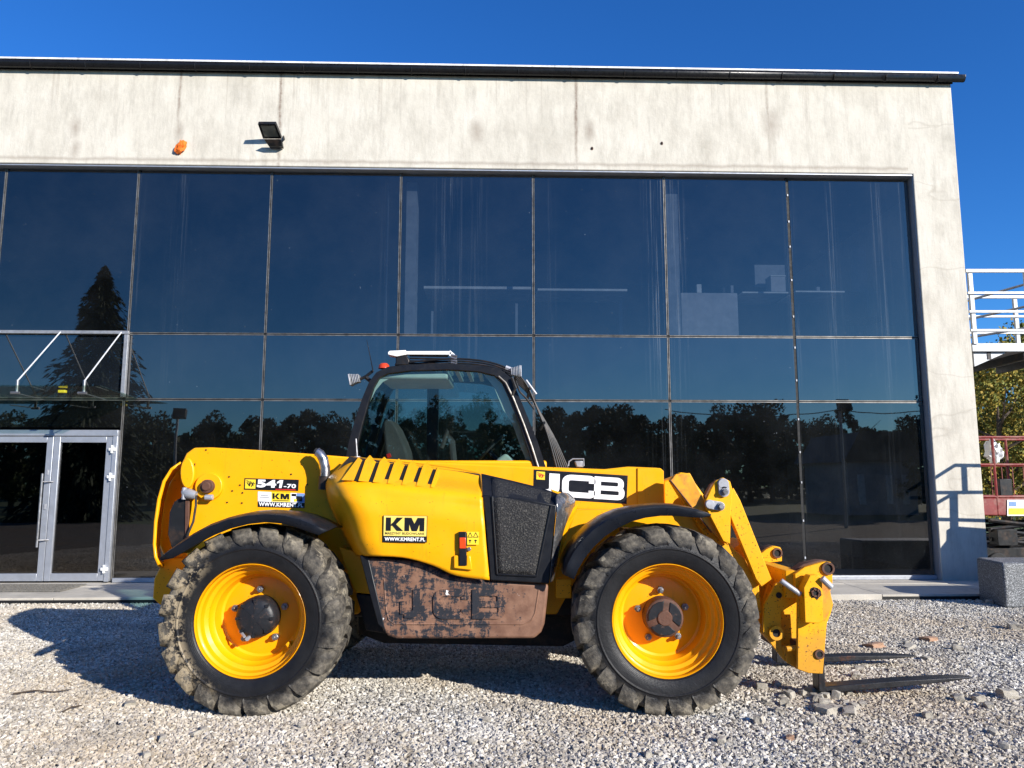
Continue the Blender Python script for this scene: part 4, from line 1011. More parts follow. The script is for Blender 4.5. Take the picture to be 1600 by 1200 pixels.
# lugs with holes
def lug(px, py, Y, pts, th, rh):
    o = cp('lug', pts, Y, Y + th)
    q = P(px, py, Y); b = MB(); b.lathe([(rh * 1.45, 0), (rh * 1.45, .03), (rh, .03), (rh, 0)], 20, True); b.v = [p + Vector((q.x, Y - .018, q.z)) for p in b.v]; b.build('bushing', M['rust'], CH, smooth=True)
    b = MB(); b.cylY(q, rh, Y - .006, Y + .0, 16); b.build('hole', M['joint'], CH)
lug(1214, 864, 6.42, [(1187, 866), (1198, 858), (1210, 853), (1219, 855), (1222, 860), (1222, 877), (1195, 880), (1188, 876)], .06, .028)
cp('lug', [(1180, 868), (1195, 856), (1207, 852), (1212, 855), (1190, 866)], 6.5, 6.62, M['rust'])
lug(1293, 888, YC + .02, [(1242, 897), (1258, 886), (1288, 878), (1298, 878), (1301, 884), (1301, 912), (1297, 926), (1247, 935), (1243, 915)], .05, .032)
cp('lug', [(1238, 893), (1256, 881), (1282, 875), (1293, 876), (1256, 889), (1244, 897)], YC + .09, YC + .19, M['rust'])
# main vertical plate
cp('side_plate', [(1247, 925), (1297, 925), (1302, 944), (1298, 960), (1292, 975), (1286, 1053), (1264, 1052), (1246, 1046)], YC, YC + .035)
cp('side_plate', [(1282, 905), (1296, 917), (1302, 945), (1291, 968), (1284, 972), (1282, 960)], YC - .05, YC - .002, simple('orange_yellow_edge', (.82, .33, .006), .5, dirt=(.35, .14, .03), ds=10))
cp('cover_box', [(1256, 918), (1266, 899), (1280, 899), (1285, 912), (1286, 971), (1279, 974), (1258, 973)], YC - .10, YC - .002)
q = P(1274, 926, YC - .1); b = MB(); rnd = random.Random(8)
n = 14; fr_ = [q + Vector(((.05 + rnd.uniform(-.014, .012)) * math.cos(2 * math.pi * k / n), -.003, (.042 + rnd.uniform(-.012, .01)) * math.sin(2 * math.pi * k / n))) for k in range(n)]
b.poly(fr_, [p + Vector((0, .006, 0)) for p in fr_])
b.build('burnt_hole', M['joint'], CH)
for k in range(7):
    b = MB(); a = k * .9; c_ = q + Vector((.027 * math.cos(a), -.008, .024 * math.sin(a))); b.box(c_, (.022, .014, .012), Matrix.Rotation(a * 2.1, 3, 'Y')); b.build('torn_edge', M['rust'], CH, bev=.002)
q = P(1280, 1022, YC - .002); b = MB(); b.lathe([(.034, 0), (.034, .02), (.022, .02), (.022, 0)], 18, True); b.v = [p + Vector((q.x, YC - .014, q.z)) for p in b.v]; b.build('bushing', M['rust'], CH, smooth=True)
b = MB(); b.cylY(q, .022, YC - .008, YC - .001, 14); b.build('hole', M['joint'], CH)
b = MB(); b.tube([P(1220, 907, YC - .04), P(1251, 929, YC - .06)], .019, 10); b.build('locking_rod', M['zinc'], CH, bev=.004)
b = MB(); b.tube([P(1284, 903, YC - .115), P(1299, 918, YC - .115)], .024, 10); b.build('locking_rod', M['zinc'], CH, bev=.004)
cp('foot', [(1223, 1010), (1246, 1012), (1246, 1044), (1230, 1036)], YC + .10, YC + .14, M['yellow_worn'])
b = MB(); b.tube([P(1229, 1014, YC + .05), P(1244, 1012, YC + .05)], .02, 8); b.build('pin', M['yellow_worn'], CH)
cp('side_plate', [(1247, 925), (1297, 925), (1302, 944), (1292, 975), (1286, 1053), (1246, 1046)], YC + .95, YC + .98)
# forks
for name_, yf, zh_, tipz, xt in (('fork', 5.83, .035, .13, P(1515, 1055, 5.83).x), ('fork', 6.72, .04, .09, P(1430, 1034, 6.72).x)):
    xh = P(1284, 1070, 5.83).x
    b = MB()
    w0, w1, th = .06, .045, .045
    st = [(xh, w0, zh_, th), (xh + .5 * (xt - xh), w0, zh_ + .45 * (tipz - zh_), th * .95), (xh + .82 * (xt - xh), w0 * .95, zh_ + .8 * (tipz - zh_), th * .6), (xt, w1 * .6, tipz, .010)]
    vs = []
    for x, w, z, t in st: vs += [(x, yf - w, z), (x, yf + w, z), (x, yf + w, z + t), (x, yf - w, z + t)]
    fs = [(0, 1, 2, 3), (12, 15, 14, 13)]
    for i in range(3):
        for k in range(4): fs.append((i * 4 + k, (i + 1) * 4 + k, (i + 1) * 4 + (k + 1) % 4, i * 4 + (k + 1) % 4))
    b.add(vs, fs); f_ = b.build('fork', M['fork'], T, bev=.006)
    b = MB(); b.poly([Vector((xh - .045, yf - w0, zh_ + .01)), Vector((xh + .02, yf - w0, zh_ + .0)), Vector((xh + .005, yf - w0, zh_ + .05)), Vector((xh - .0, yf - w0, .62)), Vector((xh - .045, yf - w0, .62))],
                     [Vector((xh - .045, yf + w0, zh_ + .01)), Vector((xh + .02, yf + w0, zh_ + .0)), Vector((xh + .005, yf + w0, zh_ + .05)), Vector((xh - .0, yf + w0, .62)), Vector((xh - .045, yf + w0, .62))])
    b.build('fork_heel', M['fork'], f_, bev=.005)
# ---------------- mudguards: curved sheet with a turned down lip
def guard(top, low, Y0=5.27, Y1=5.74):
    n = len(top); A_ = [P(x, y, Y0) for x, y in top]; B_ = [P(x, y, Y0) for x, y in low]
    rows = []
    for a_, l_ in zip(A_, B_):
        m_ = l_.lerp(a_, .82)
        rows.append([l_, m_, Vector((a_.x, Y0 + .03, a_.z)), Vector((a_.x, (Y0 + Y1) / 2, a_.z + .012)), Vector((a_.x, Y1, a_.z)), ])
    b = MB(); b.grid(rows); return b.build('mudguard', M['guard'], T, smooth=True, solid=.012)
guard([(250, 872), (262, 861), (280, 848), (302, 834), (328, 820), (355, 810), (385, 804), (415, 802), (445, 804), (470, 810), (492, 819), (512, 829)],
      [(252, 876), (270, 872), (290, 861), (310, 849), (335, 836), (360, 826), (388, 819), (415, 816), (440, 818), (463, 824), (482, 831), (498, 836)])
guard([(881, 898), (884, 880), (893, 862), (906, 844), (924, 826), (946, 811), (972, 800), (1000, 794), (1030, 791), (1060, 792), (1088, 797), (1113, 805)],
      [(897, 905), (903, 890), (914, 871), (928, 854), (945, 838), (965, 825), (986, 815), (1008, 809), (1032, 806), (1055, 806), (1078, 808), (1096, 809)])
b = MB(); b.box((ax[0] + .25, 5.87, 1.15), (.05, .3, .05)); b.box((ax[1] - .2, 5.87, 1.18), (.05, .3, .05)); b.build('mudguard_bracket', M['blackmetal'], T)
c_ = [o for o in C.objects if o.name.startswith('mudguard')]
for o in [o for o in c_ if not o.name.startswith('mudguard_')]:
    cc = o.copy(); C.objects.link(cc); cc.scale.y = -1; cc.location.y = 2 * 6.39 - 2 * WL[T].y
# ---------------- engine cover
G = [[(547, 714, 5.90), (562, 715.5, 5.86), (610, 720, 5.84), (680, 728, 5.84), (720, 734, 5.84), (750, 740.5, 5.84)],
     [(530, 731, 5.86), (549, 733, 5.71), (605, 738, 5.69), (680, 746, 5.69), (720, 751, 5.69), (751, 757, 5.69)],
     [(512, 750, 5.84), (530, 752, 5.50), (600, 757, 5.45), (680, 766, 5.45), (720, 770, 5.45), (753.5, 775, 5.45)],
     [(511, 770, 5.82), (535, 772, 5.44), (600, 778, 5.41), (680, 786, 5.41), (720, 790, 5.42), (755, 794, 5.42)],
     [(517, 790, 5.82), (546, 793, 5.42), (610, 800, 5.39), (680, 806, 5.39), (720, 810, 5.39), (757, 815, 5.39)],
     [(530, 818, 5.82), (557, 822, 5.42), (620, 828, 5.39), (685, 835, 5.39), (722, 842, 5.39), (759.5, 848, 5.39)],
     [(544, 845, 5.82), (564, 848, 5.42), (625, 852, 5.39), (690, 862, 5.39), (725, 870, 5.39), (762, 876, 5.39)],
     [(555, 866, 5.82), (572, 868, 5.44), (630, 871, 5.40), (675, 883, 5.40), (712, 899, 5.40), (765, 906, 5.40)]]
def cr(p0, p1, p2, p3, t):
    return .5 * ((2 * p1) + (-p0 + p2) * t + (2 * p0 - 5 * p1 + 4 * p2 - p3) * t * t + (-p0 + 3 * p1 - 3 * p2 + p3) * t ** 3)
def dense(Gp, n):
    out = []
    for i in range(len(Gp) - 1):
        a = Gp[max(i - 1, 0)]; b_ = Gp[i]; c__ = Gp[i + 1]; d = Gp[min(i + 2, len(Gp) - 1)]
        for k in range(n): out.append([cr(a[j], b_[j], c__[j], d[j], k / n) for j in range(len(b_))])
    out.append(Gp[-1]); return out
Gp = [[Vector(P(x, y, Y)) for x, y, Y in r] for r in G]
Gd = dense(Gp, 4)
Gd2 = [list(c__) for c__ in zip(*dense([list(c__) for c__ in zip(*Gd)], 4))]
b = MB(); b.grid(Gd2); cover = b.build('engine_cover', M['yellow'], T, smooth=True, solid=.012)
b = MB(); b.poly([Vector((r[0].x + .02, 5.80, r[0].z)) for r in Gp] + [Vector((Gp[-1][-1].x, 5.80, Gp[-1][-1].z)), Vector((Gp[0][-1].x, 5.80, Gp[0][-1].z))],
                 [Vector((r[0].x + .02, 5.96, r[0].z)) for r in Gp] + [Vector((Gp[-1][-1].x, 5.96, Gp[-1][-1].z)), Vector((Gp[0][-1].x, 5.96, Gp[0][-1].z))])
b.build('engine_bay', M['blackmetal'], T)
# louvres: dark slot under each raised blade
def onc(px, py, lift):   # point of the sloping vent face seen at px, py
    y0 = 714 + (px - 547) * .13; y2 = 752 + (px - 530) * .103
    t = min(1, max(-.25, (py - y0) / (y2 - y0)))
    Y = 5.845 - .395 * t - lift - .012
    return P(px, py, Y)
for i in range(6):
    xb = 553 + i * 22.6; yb = 751 + i * 1.9
    tl_ = (xb + 13, yb - 33 + i * .6); 
    s_ = [onc(xb, yb, .022), onc(xb + 6.0, yb + .5, .022), onc(xb + 17.5, yb - 30, .022), onc(xb + 12, yb - 30.5, .022)]
    b = MB(); b.poly(s_, [p + Vector((0, .012, 0)) for p in s_]); sl_ = b.build('vent_slot', M['joint'], cover)
    # blade to the right of the slot, its left edge raised
    f_ = [onc(xb + 6.5, yb + .5, .045), onc(xb + 22.4, yb + 2, .024), onc(xb + 34, yb - 29, .024), onc(xb + 24.5, yb - 40 + i * .8, .05), onc(xb + 17.5, yb - 32, .05)]
    if i == 5: f_ = [onc(xb + 6.5, yb + .5, .045), onc(xb + 14, yb + 2, .02), onc(xb + 22, yb - 28, .02), onc(xb + 17.5, yb - 32, .045)]
    b = MB(); b.poly(f_, [p + Vector((0, .03, 0)) for p in f_]); b.build('louvre', M['yellow'], cover, bev=.002)
f_ = [onc(533, 750, .016), onc(552, 751, .03), onc(565, 719, .04), onc(560, 714, .04)]
b = MB(); b.poly(f_, [p + Vector((0, .03, 0)) for p in f_]); b.build('louvre', M['yellow'], cover, bev=.002)
# grille section at the front of the pod
fr = prt('grille_frame', [(754.5, 773), (820, 779), (870, 789), (868, 812), (858, 912), (766, 907), (760, 840)], 5.42, 5.50, M['black'], bev=.008)
b = MB(); b.grid([[P(752, 741, 5.80), P(800, 752, 5.72), P(845, 763, 5.62), P(873, 773, 5.52)], [P(754.5, 776, 5.425), P(800, 780, 5.425), P(845, 786, 5.425), P(870, 792, 5.425)]]); b.build('grille_top', M['black'], fr, solid=.012)
b = MB(); rows = []
for t in [i / 16 for i in range(17)]:
    l_ = Vector((768 + 10 * t, 746 + 150 * t, 0)); r_ = Vector((862 - 26 * t, 770 + 129 * t, 0))
    rr_ = []
    for s in [j / 8 for j in range(9)]:
        yy_ = l_.y + (r_.y - l_.y) * s; sl = max(0, (776 + 14 * s - yy_) / (35 - 16 * s)); rr_.append(P(l_.x + (r_.x - l_.x) * s, yy_, 5.410 + sl * (.372 - .24 * s)))
    rows.append(rr_)
b.grid(rows); b.build('mesh', M['grille'], fr, smooth=True, solid=.004)
for a_, c__ in (((769, 776), (777, 897)), ((777, 897), (838, 900)), ((838, 900), (861, 790))):
    b = MB(); b.tube([P(*a_, 5.415), P(*c__, 5.415)], .009, 6); b.build('mesh_rim', M['black'], fr, smooth=True)
rows = []
for (x1, y1, Y1_, x2, y2, Y2, x3, y3, Y3) in ((866, 772, 5.43, 880, 768, 5.60, 886, 769, 5.80), (868, 785, 5.42, 885, 777, 5.50, 898, 777, 5.78), (869, 800, 5.41, 884, 793, 5.47, 903, 787, 5.78), (867, 822, 5.41, 877, 820, 5.46, 884, 815, 5.60), (864, 850, 5.41, 871, 850, 5.46, 876, 850, 5.60), (861, 880, 5.41, 866, 880, 5.46, 870, 880, 5.60), (858, 912, 5.41, 861, 912, 5.46, 864, 912, 5.60)):
    rows.append([P(x1, y1, Y1_), P(x2, y2, Y2), P(x3, y3, Y3)])
b = MB(); b.grid(rows); b.build('corner_trim', simple('glossy_black_plastic', (.05, .05, .052), .16, dirt=(.2, .19, .18), ds=9, spec=.8), fr, smooth=True, solid=.012, sub=1)
b = MB(); b.grid([[P(903, 788, 5.78), P(886, 800, 5.60)], [P(897, 805, 5.8), P(882, 820, 5.60)], [P(885, 830, 5.8), P(876, 850, 5.60)], [P(879, 850, 5.8), P(873, 870, 5.6)]]); b.build('inner_trim', M['yellow'], fr, solid=.01)
prt('bracket_cap', [(860, 764), (878, 770), (884, 776), (868, 777)], 5.78, 5.82, M['yellow_worn'], fr)
# latch, scoop, warning sticker
prt('latch', [(716.5, 831), (728.5, 831), (729, 884), (717.5, 884)], 5.352, 5.384, M['black'], cover, .004)
prt('reflector', [(718, 840), (727.5, 840), (727.5, 857), (718, 857)], 5.346, 5.3515, M['orange'], cover, .002)
prt('latch_scoop', [(709, 868), (717, 868), (717.5, 883), (729, 884), (729, 868), (735, 868), (738, 891), (709, 888)], 5.362, 5.386, M['yellow'], cover, .006)
prt('latch_recess', [(712, 868), (717, 868), (717, 883), (713, 883)], 5.37, 5.386, M['rust'], cover, 0)
# ---------------- worn side box
sb = [(566, 871), (600, 873), (655, 877.5), (680, 887), (702, 899), (735, 905), (857, 913), (856, 930), (851, 975), (846, 988), (835, 998), (620, 998.5), (606, 994), (598, 985), (590, 960), (584, 925)]
box = prt('side_box', sb, 5.46, 5.92, M['wornbox'], bev=.02, seg=3)
prt('side_box_edge', [(562, 868), (576, 871), (592, 940), (602, 985), (590, 975), (578, 930)], 5.455, 5.92, M['black'], box)
def ring(path, w, Y, name, mat, parent, dep=.010, closed=False):
    pts = [P(x, y, Y) for x, y in path]; b = MB(); b.tube(pts + ([pts[0]] if closed else []), w, 6); return b.build(name, mat, parent, smooth=True)
ring([(600, 905), (603, 950), (607, 968), (616, 975), (816, 975), (830, 970), (836, 958), (842, 920)], .007, 5.462, 'raised_rim', M['wornbox'], box)
# ---------------- lettering helpers: flat print and embossed strokes
def rounded(path, rad, n=6, closed=False):
    out = []; m = len(path)
    for i, p in enumerate(path):
        p = Vector(p)
        if not closed and i in (0, m - 1): out.append(p); continue
        a = Vector(path[i - 1]) - p; c__ = Vector(path[(i + 1) % m]) - p
        r = min(rad, a.length * .49, c__.length * .49)
        q0 = p + a.normalized() * r; q1 = p + c__.normalized() * r
        for k in range(n + 1):
            t = k / n; out.append(q0 * (1 - t) ** 2 + p * 2 * t * (1 - t) + q1 * t * t)
    return out
def stroke(path, w, rad, closed=False):
    pts = rounded([Vector((x, y)) for x, y in path], rad, 6, closed); n = len(pts); vs = []; fs = []
    for i, p in enumerate(pts):
        if closed: a = pts[i - 1]; c__ = pts[(i + 1) % n]
        else: a = pts[max(0, i - 1)]; c__ = pts[min(n - 1, i + 1)]
        d = (c__ - a).normalized(); nn_ = Vector((-d.y, d.x)) * (w / 2)
        vs += [p + nn_, p - nn_]
    for i in range(n if closed else n - 1):
        j = (i + 1) % n; fs.append((2 * i, 2 * i + 1, 2 * j + 1, 2 * j))
    return vs, fs
def JCB(k):      # glyph strokes in a unit box
    if k == 'J': return [stroke([(.0, .16), (.42, .16), (.42, 1.0)], .24, .26)]
    if k == 'C': return [stroke([(1.1, .66), (1.1, .88), (.12, .88), (.12, .12), (1.1, .12), (1.1, .34)], .24, .24)]
    if k == 'B': return [stroke([(.12, 0), (.12, 1.0)], .24, .01), stroke([(.2, .89), (.98, .89), (.98, .5), (.2, .5)], .21, .17), stroke([(.2, .5), (1.02, .5), (1.02, .11), (.2, .11)], .21, .17)]
def quadmap(quad, Y):   # unit square -> pixel quad (tl, tr, br, bl) -> plane Y
    tl, tr, br, bl = [Vector(q) for q in quad]
    def f(u, v): top = tl.lerp(tr, u); bot = bl.lerp(br, u); q = bot.lerp(top, v); return P(q.x, q.y, Y)
    return f
def glyphs(items, width, f, name, mat, parent, depth=0, lift=0):
    b = MB()
    for x0, vs, fs in items:
        a = [f((x0 + p.x) / width, p.y) + Vector((0, -lift, 0)) for p in vs]; lift += .00004
        b.add(a, fs)
    return b.build(name, mat, parent, solid=depth)
def text(s, f, name, mat, parent, bold=.02, slant=0, u0=0, u1=1, v0=0, v1=1, font_sx=1, lift=0):
    cu = bpy.data.curves.new('text', 'FONT'); cu.body = s; cu.size = 1; cu.offset = bold; cu.shear = slant; cu.resolution_u = 3
    cu.space_character = 1.04
    o = bpy.data.objects.new('text', cu); C.objects.link(o); bpy.context.view_layer.update()
    me = bpy.data.meshes.new_from_object(o); bpy.data.objects.remove(o)
    vs = [Vector(v.co) for v in me.vertices]; fs = [list(p.vertices) for p in me.polygons]; bpy.data.meshes.remove(me)
    xa, xb = min(v.x for v in vs), max(v.x for v in vs); ya, yb = min(v.y for v in vs), max(v.y for v in vs)
    b = MB(); b.add([f(u0 + (u1 - u0) * (v.x - xa) / (xb - xa), v0 + (v1 - v0) * (v.y - ya) / (yb - ya)) + Vector((0, -lift, 0)) for v in vs], fs)
    return b.build(name, mat, parent)
def patch(f, name, mat, parent, u0=0, u1=1, v0=0, v1=1, lift=0, dep=.0006):
    a = [f(u0, v0), f(u1, v0), f(u1, v1), f(u0, v1)]; a = [p + Vector((0, -lift, 0)) for p in a]
    b = MB(); b.poly(a, [p + Vector((0, dep, 0)) for p in a]); return b.build(name, mat, parent)
def km_letters(f, name, mat, parent, u0, u1, v0, v1, lift):
    K = [[(0, 0), (.30, 0), (.30, 1), (0, 1)], [(.30, .42), (.62, 1), (.99, 1), (.60, .50), (.30, .36)], [(.30, .50), (.45, .68), (1.02, 0), (.64, 0)]]
    Mm = [[(1.08, 0), (1.36, 0), (1.36, 1), (1.08, 1)], [(1.95, 0), (2.23, 0), (2.23, 1), (1.95, 1)], [(1.36, 1), (1.48, 1), (1.655, .55), (1.655, .0), (1.50, 0), (1.36, .52)], [(1.95, 1), (1.83, 1), (1.655, .55), (1.655, .0), (1.81, 0), (1.95, .52)]]
    b = MB()
    for k, pl in enumerate(K + Mm):
        b.add([f(u0 + (u1 - u0) * x / 2.23, v0 + (v1 - v0) * y) + Vector((0, -lift - k * .00005, 0)) for x, y in pl], [list(range(len(pl)))])
    return b.build(name, mat, parent)
# embossed letters on the box
f = quadmap([(632, 921), (792, 921), (792, 967), (632, 967)], 5.457)
glyphs([(0, *JCB('J')[0]), (.0, *stroke([(-.03, .16), (-.03, .6)], .22, .01))], 3.55, f, 'embossed_letter', M['wornletter'], box, .016)
glyphs([(1.0, *s) for s in JCB('C')], 3.55, f, 'embossed_letter', M['wornletter'], box, .016)
glyphs([(2.35, *s) for s in JCB('B')], 3.55, f, 'embossed_letter', M['wornletter'], box, .016)
# black sticker with white letters on the boom
f = quadmap([(834, 733.5), (981, 743), (979, 787.5), (833, 778)], YB0 - .002)
st = patch(f, 'sticker', M['decalblack'], boom)
glyphs([(0, *JCB('J')[0])], .54, (lambda u, v: f(.03 + u * .248, .11 + v * .79)), 'lettering', M['decalwhite'], st, 0, .0015)
glyphs([(0, *s) for s in JCB('C')], 1.1, (lambda u, v: f(.305 + u * .32, .11 + v * .79)), 'lettering', M['decalwhite'], st, 0, .0015)
glyphs([(0, *s) for s in JCB('B')], 1.125, (lambda u, v: f(.648 + u * .325, .11 + v * .79)), 'lettering', M['decalwhite'], st, 0, .0015)
patch(f, 'emblem', M['decalyellow'], st, .03, .12, .66, .94, .0012)
def scribble(f, u0, u1, v0, v1, parent, mat, lift):
    b = MB(); Pn = [(.15, .7, .4, .3), (.35, .8, .45, .35), (.55, .7, .42, .25), (.5, .8, .8, .3), (.8, .75, .6, .2), (.7, .5, .95, .55), (.1, .85, .3, .8)]
    for k, (x0, y0, x1, y1) in enumerate(Pn):
        d = Vector((x1 - x0, y1 - y0)).normalized(); n_ = Vector((-d.y, d.x)) * .045
        a = [Vector((x0, y0)) + n_, Vector((x0, y0)) - n_, Vector((x1, y1)) - n_, Vector((x1, y1)) + n_]
        b.add([f(u0 + (u1 - u0) * p.x, v0 + (v1 - v0) * p.y) + Vector((0, -lift - k * .00005, 0)) for p in a], [(0, 1, 2, 3)])
    b.build('emblem_mark', mat, parent)
scribble(f, .03, .12, .66, .94, st, M['decalred'], .0022)
# 541-70 plate
YP = 5.987
f = quadmap([(382, 747), (467, 749.5), (466, 767), (381, 765)], YP)
st = patch(f, 'sticker', M['decalblack'], rear)
patch(f, 'emblem', M['decalyellow'], st, .02, .21, .1, .9, .001)
scribble(f, .02, .21, .1, .9, st, M['decalblack'], .002)
text('54', f, 'lettering', M['decalwhite'], st, .05, 0, .235, .59, .22, .92, lift=.0012)
b = MB(); b.add([f(u, v) + Vector((0, -.0013, 0)) for u, v in ((.645, .22), (.69, .22), (.715, .92), (.655, .92), (.60, .72), (.607, .60), (.655, .70))], [(0, 1, 2, 3, 6), (3, 4, 5, 6)]); b.build('lettering', M['decalwhite'], st)
text('-70', f, 'lettering', M['decalwhite'], st, .03, 0, .73, .955, .22, .60, lift=.0012)
patch(f, 'red_line', M['decalred'], st, .58, .95, .04, .13, .0011)
f = quadmap([(403, 768), (476, 771), (476, 794), (403, 792)], YP)
st = patch(f, 'sticker', M['decalwhite'], rear)
patch(f, 'black_band', M['decalblack'], st, 0, 1, 0, .36, .0010)
patch(f, 'yellow_field', M['decalyellow'], st, .29, .70, .38, 1, .0010)
patch(f, 'photo_field', M['decalblue'], st, .83, 1, .38, 1, .0010)
patch(f, 'photo_field', M['decalblack'], st, .72, .82, .78, .95, .0011); patch(f, 'photo_field', M['decalblack'], st, .82, .95, .45, .8, .0016); patch(f, 'photo_field', M['decalyellow'], st, .77, .83, .42, .6, .0018)
km_letters(f, 'lettering', M['decalblack'], st, .31, .67, .55, .93, .0014)
patch(f, 'small_print', M['decalblack'], st, .32, .66, .44, .485, .0013)
patch(f, 'small_print', M['decalblack'], st, .06, .22, .74, .77, .0012); patch(f, 'small_print', M['decalblack'], st, .04, .24, .62, .65, .0012)
text('WWW.KMRENT.PL', f, 'lettering', M['decalwhite'], st, .03, 0, .02, .97, .05, .32, lift=.0014)
# big KM sticker on the cover
f = quadmap([(599, 805), (668, 806), (667, 848), (598, 847)], 5.368)
st = patch(f, 'sticker', M['decalblack'], cover)
patch(f, 'yellow_field', simple('sticker_pale_yellow', (.86, .66, .14), .4), st, .015, .985, .235, .985, .001)
km_letters(f, 'lettering', M['decalblack'], st, .06, .935, .42, .92, .002)
text('MASZYNY BUDOWLANE', f, 'lettering', M['decalblack'], st, .015, 0, .05, .94, .285, .375, lift=.002)
text('WWW.KMRENT.PL', f, 'lettering', M['decalwhite'], st, .03, 0, .04, .96, .05, .185, lift=.002)
f = quadmap([(730, 831), (748, 831), (748, 851), (730, 851)], 5.366)
st = patch(f, 'sticker', M['decalyellow'], cover)
for u0 in (.06, .54):
    b = MB()
    for k, (vs, fs) in enumerate([stroke([(u0, .58), (u0 + .2, .94), (u0 + .4, .58)], .05, .01, True)]):
        b.add([f(p.x, p.y) + Vector((0, -.001, 0)) for p in vs], fs)
    b.build('warning_triangle', M['decalblack'], st)
    patch(f, 'pictogram', M['decalblack'], st, u0 + .08, u0 + .3, .28, .36, .001); patch(f, 'pictogram', M['decalblack'], st, u0 + .15, u0 + .22, .12, .4, .0014)
q = P(733, 858, 5.37); b = MB(); b.cylY(q, .014, 5.366, 5.374, 12); b.build('key_lock', M['steel'], cover, bev=.002)
# ---------------- exhaust
b = MB(); b.tube([P(495, 706, 5.88), P(500, 709, 5.88), P(505, 717, 5.88), P(508, 730, 5.88), P(508, 745, 5.88)], [.034, .036, .038, .038, .038], 16); b.build('exhaust_pipe', M['chrome'], T, smooth=True)
b = MB(); b.tube([P(508, 744, 5.88), P(507, 765, 5.88)], .046, 14); b.build('exhaust_sleeve', M['blackmetal'], T, smooth=True)
b = MB(); b.tube([P(492, 704.5, 5.88), P(495, 706, 5.88)], .026, 14); b.build('exhaust_mouth', M['joint'], T)
# ---------------- cab
YN, YF = 6.62, 7.46
OUT = [(538, 730), (545, 690), (555, 655), (566, 622), (577, 596), (588, 582), (604, 574), (640, 569.5), (700, 568), (752, 571), (782, 577), (796, 588), (808, 612), (826, 655), (840, 690), (853, 730)]
INN = [(553, 732), (559, 692), (567, 660), (576, 628), (584, 605), (592, 591), (606, 584), (642, 579.5), (700, 578), (748, 581), (772, 587), (784, 598), (795, 622), (811, 662), (823, 698), (834, 732)]
def arch(Y0, th, name, mat, o=OUT, i=INN):
    A0 = [P(x, y, YN) for x, y in o]; B0 = [P(x, y, YN) for x, y in i]
    rows = []
    for a_, c__ in zip(A0, B0):
        rows.append([Vector((a_.x, Y0, a_.z)), Vector((c_.x, Y0, c_.z)) if False else Vector((c__.x, Y0, c__.z)), Vector((c__.x, Y0 + th, c__.z)), Vector((a_.x, Y0 + th, a_.z)), Vector((a_.x, Y0, a_.z))])
    b = MB(); b.grid(rows); return b.build(name, mat, T, smooth=False, bev=.006)
cabn = arch(YN, .06, 'cab_frame', M['black'])
arch(YF - .06, .06, 'cab_frame', M['black'])
# pale inner trim following the arch, seen through the glass
tr_o = [(575, 624), (583, 602), (592, 590), (606, 583.5), (642, 579), (680, 578)]; tr_i = [(577, 630), (587, 610), (598, 597), (610, 591), (642, 589), (680, 590)]
b = MB(); b.grid([[P(*a_, YN + .07), P(*c__, YN + .07)] for a_, c__ in zip(tr_o, tr_i)]); b.build('inner_trim', M['trim'], T, solid=.01)
tr_o = [(745, 580), (772, 586), (785, 600), (800, 634), (818, 682), (832, 726)]; tr_i = [(755, 584), (772, 605), (786, 640), (800, 660), (814, 700), (826, 728)]
b = MB(); b.grid([[P(*a_, YN + .07), P(*c__, YN + .07)] for a_, c__ in zip(tr_o, tr_i)]); b.build('inner_trim', M['trim'], T, solid=.01)
# side glass (near, far), rear glass, windscreen
for Yg in (YN + .03, YF - .03):
    a_ = [Vector((P(x, y, YN).x, Yg, P(x, y, YN).z)) for x, y in INN]
    b = MB(); b.add(a_, [list(range(len(a_)))]); b.build('side_window', M['cabglass'], T)
oo = [P(x, y, YN) for x, y in OUT]
def sheet(idx, name, mat, dy=.065, th=.006, off=0):
    b = MB(); b.grid([[Vector((oo[i].x + off, YN + dy, oo[i].z)), Vector((oo[i].x + off, YF - dy, oo[i].z))] for i in idx]); return b.build(name, mat, T, smooth=True, solid=th)
sheet([0, 1, 2, 3, 4], 'rear_window', M['cabglass'], off=.012)
sheet([11, 12, 13, 14, 15], 'windscreen', M['cabglass'], off=-.012)
sheet([4, 5, 6, 7], 'roof', M['black'], th=.03); sheet([9, 10, 11], 'roof', M['black'], th=.03)
b = MB(); b.grid([[Vector((oo[i].x, YN + .065, oo[i].z - .015)), Vector((oo[i].x, YF - .065, oo[i].z - .015))] for i in (7, 8, 9)]); b.build('roof_window', M['cabglass'], T, solid=.006)
b = MB(); b.box(((oo[6].x + oo[7].x) / 2 + .12, 7.04, oo[7].z - .09), (.62, .74, .06)); b.build('headliner', M['trim'], T, bev=.02)
for i in range(5):
    q = P(700 + i * 17, 586, 7.0); b = MB(); b.box((q.x, 7.04, q.z - .0), (.035, .8, .02)); b.build('roof_slat', M['trim'], T)
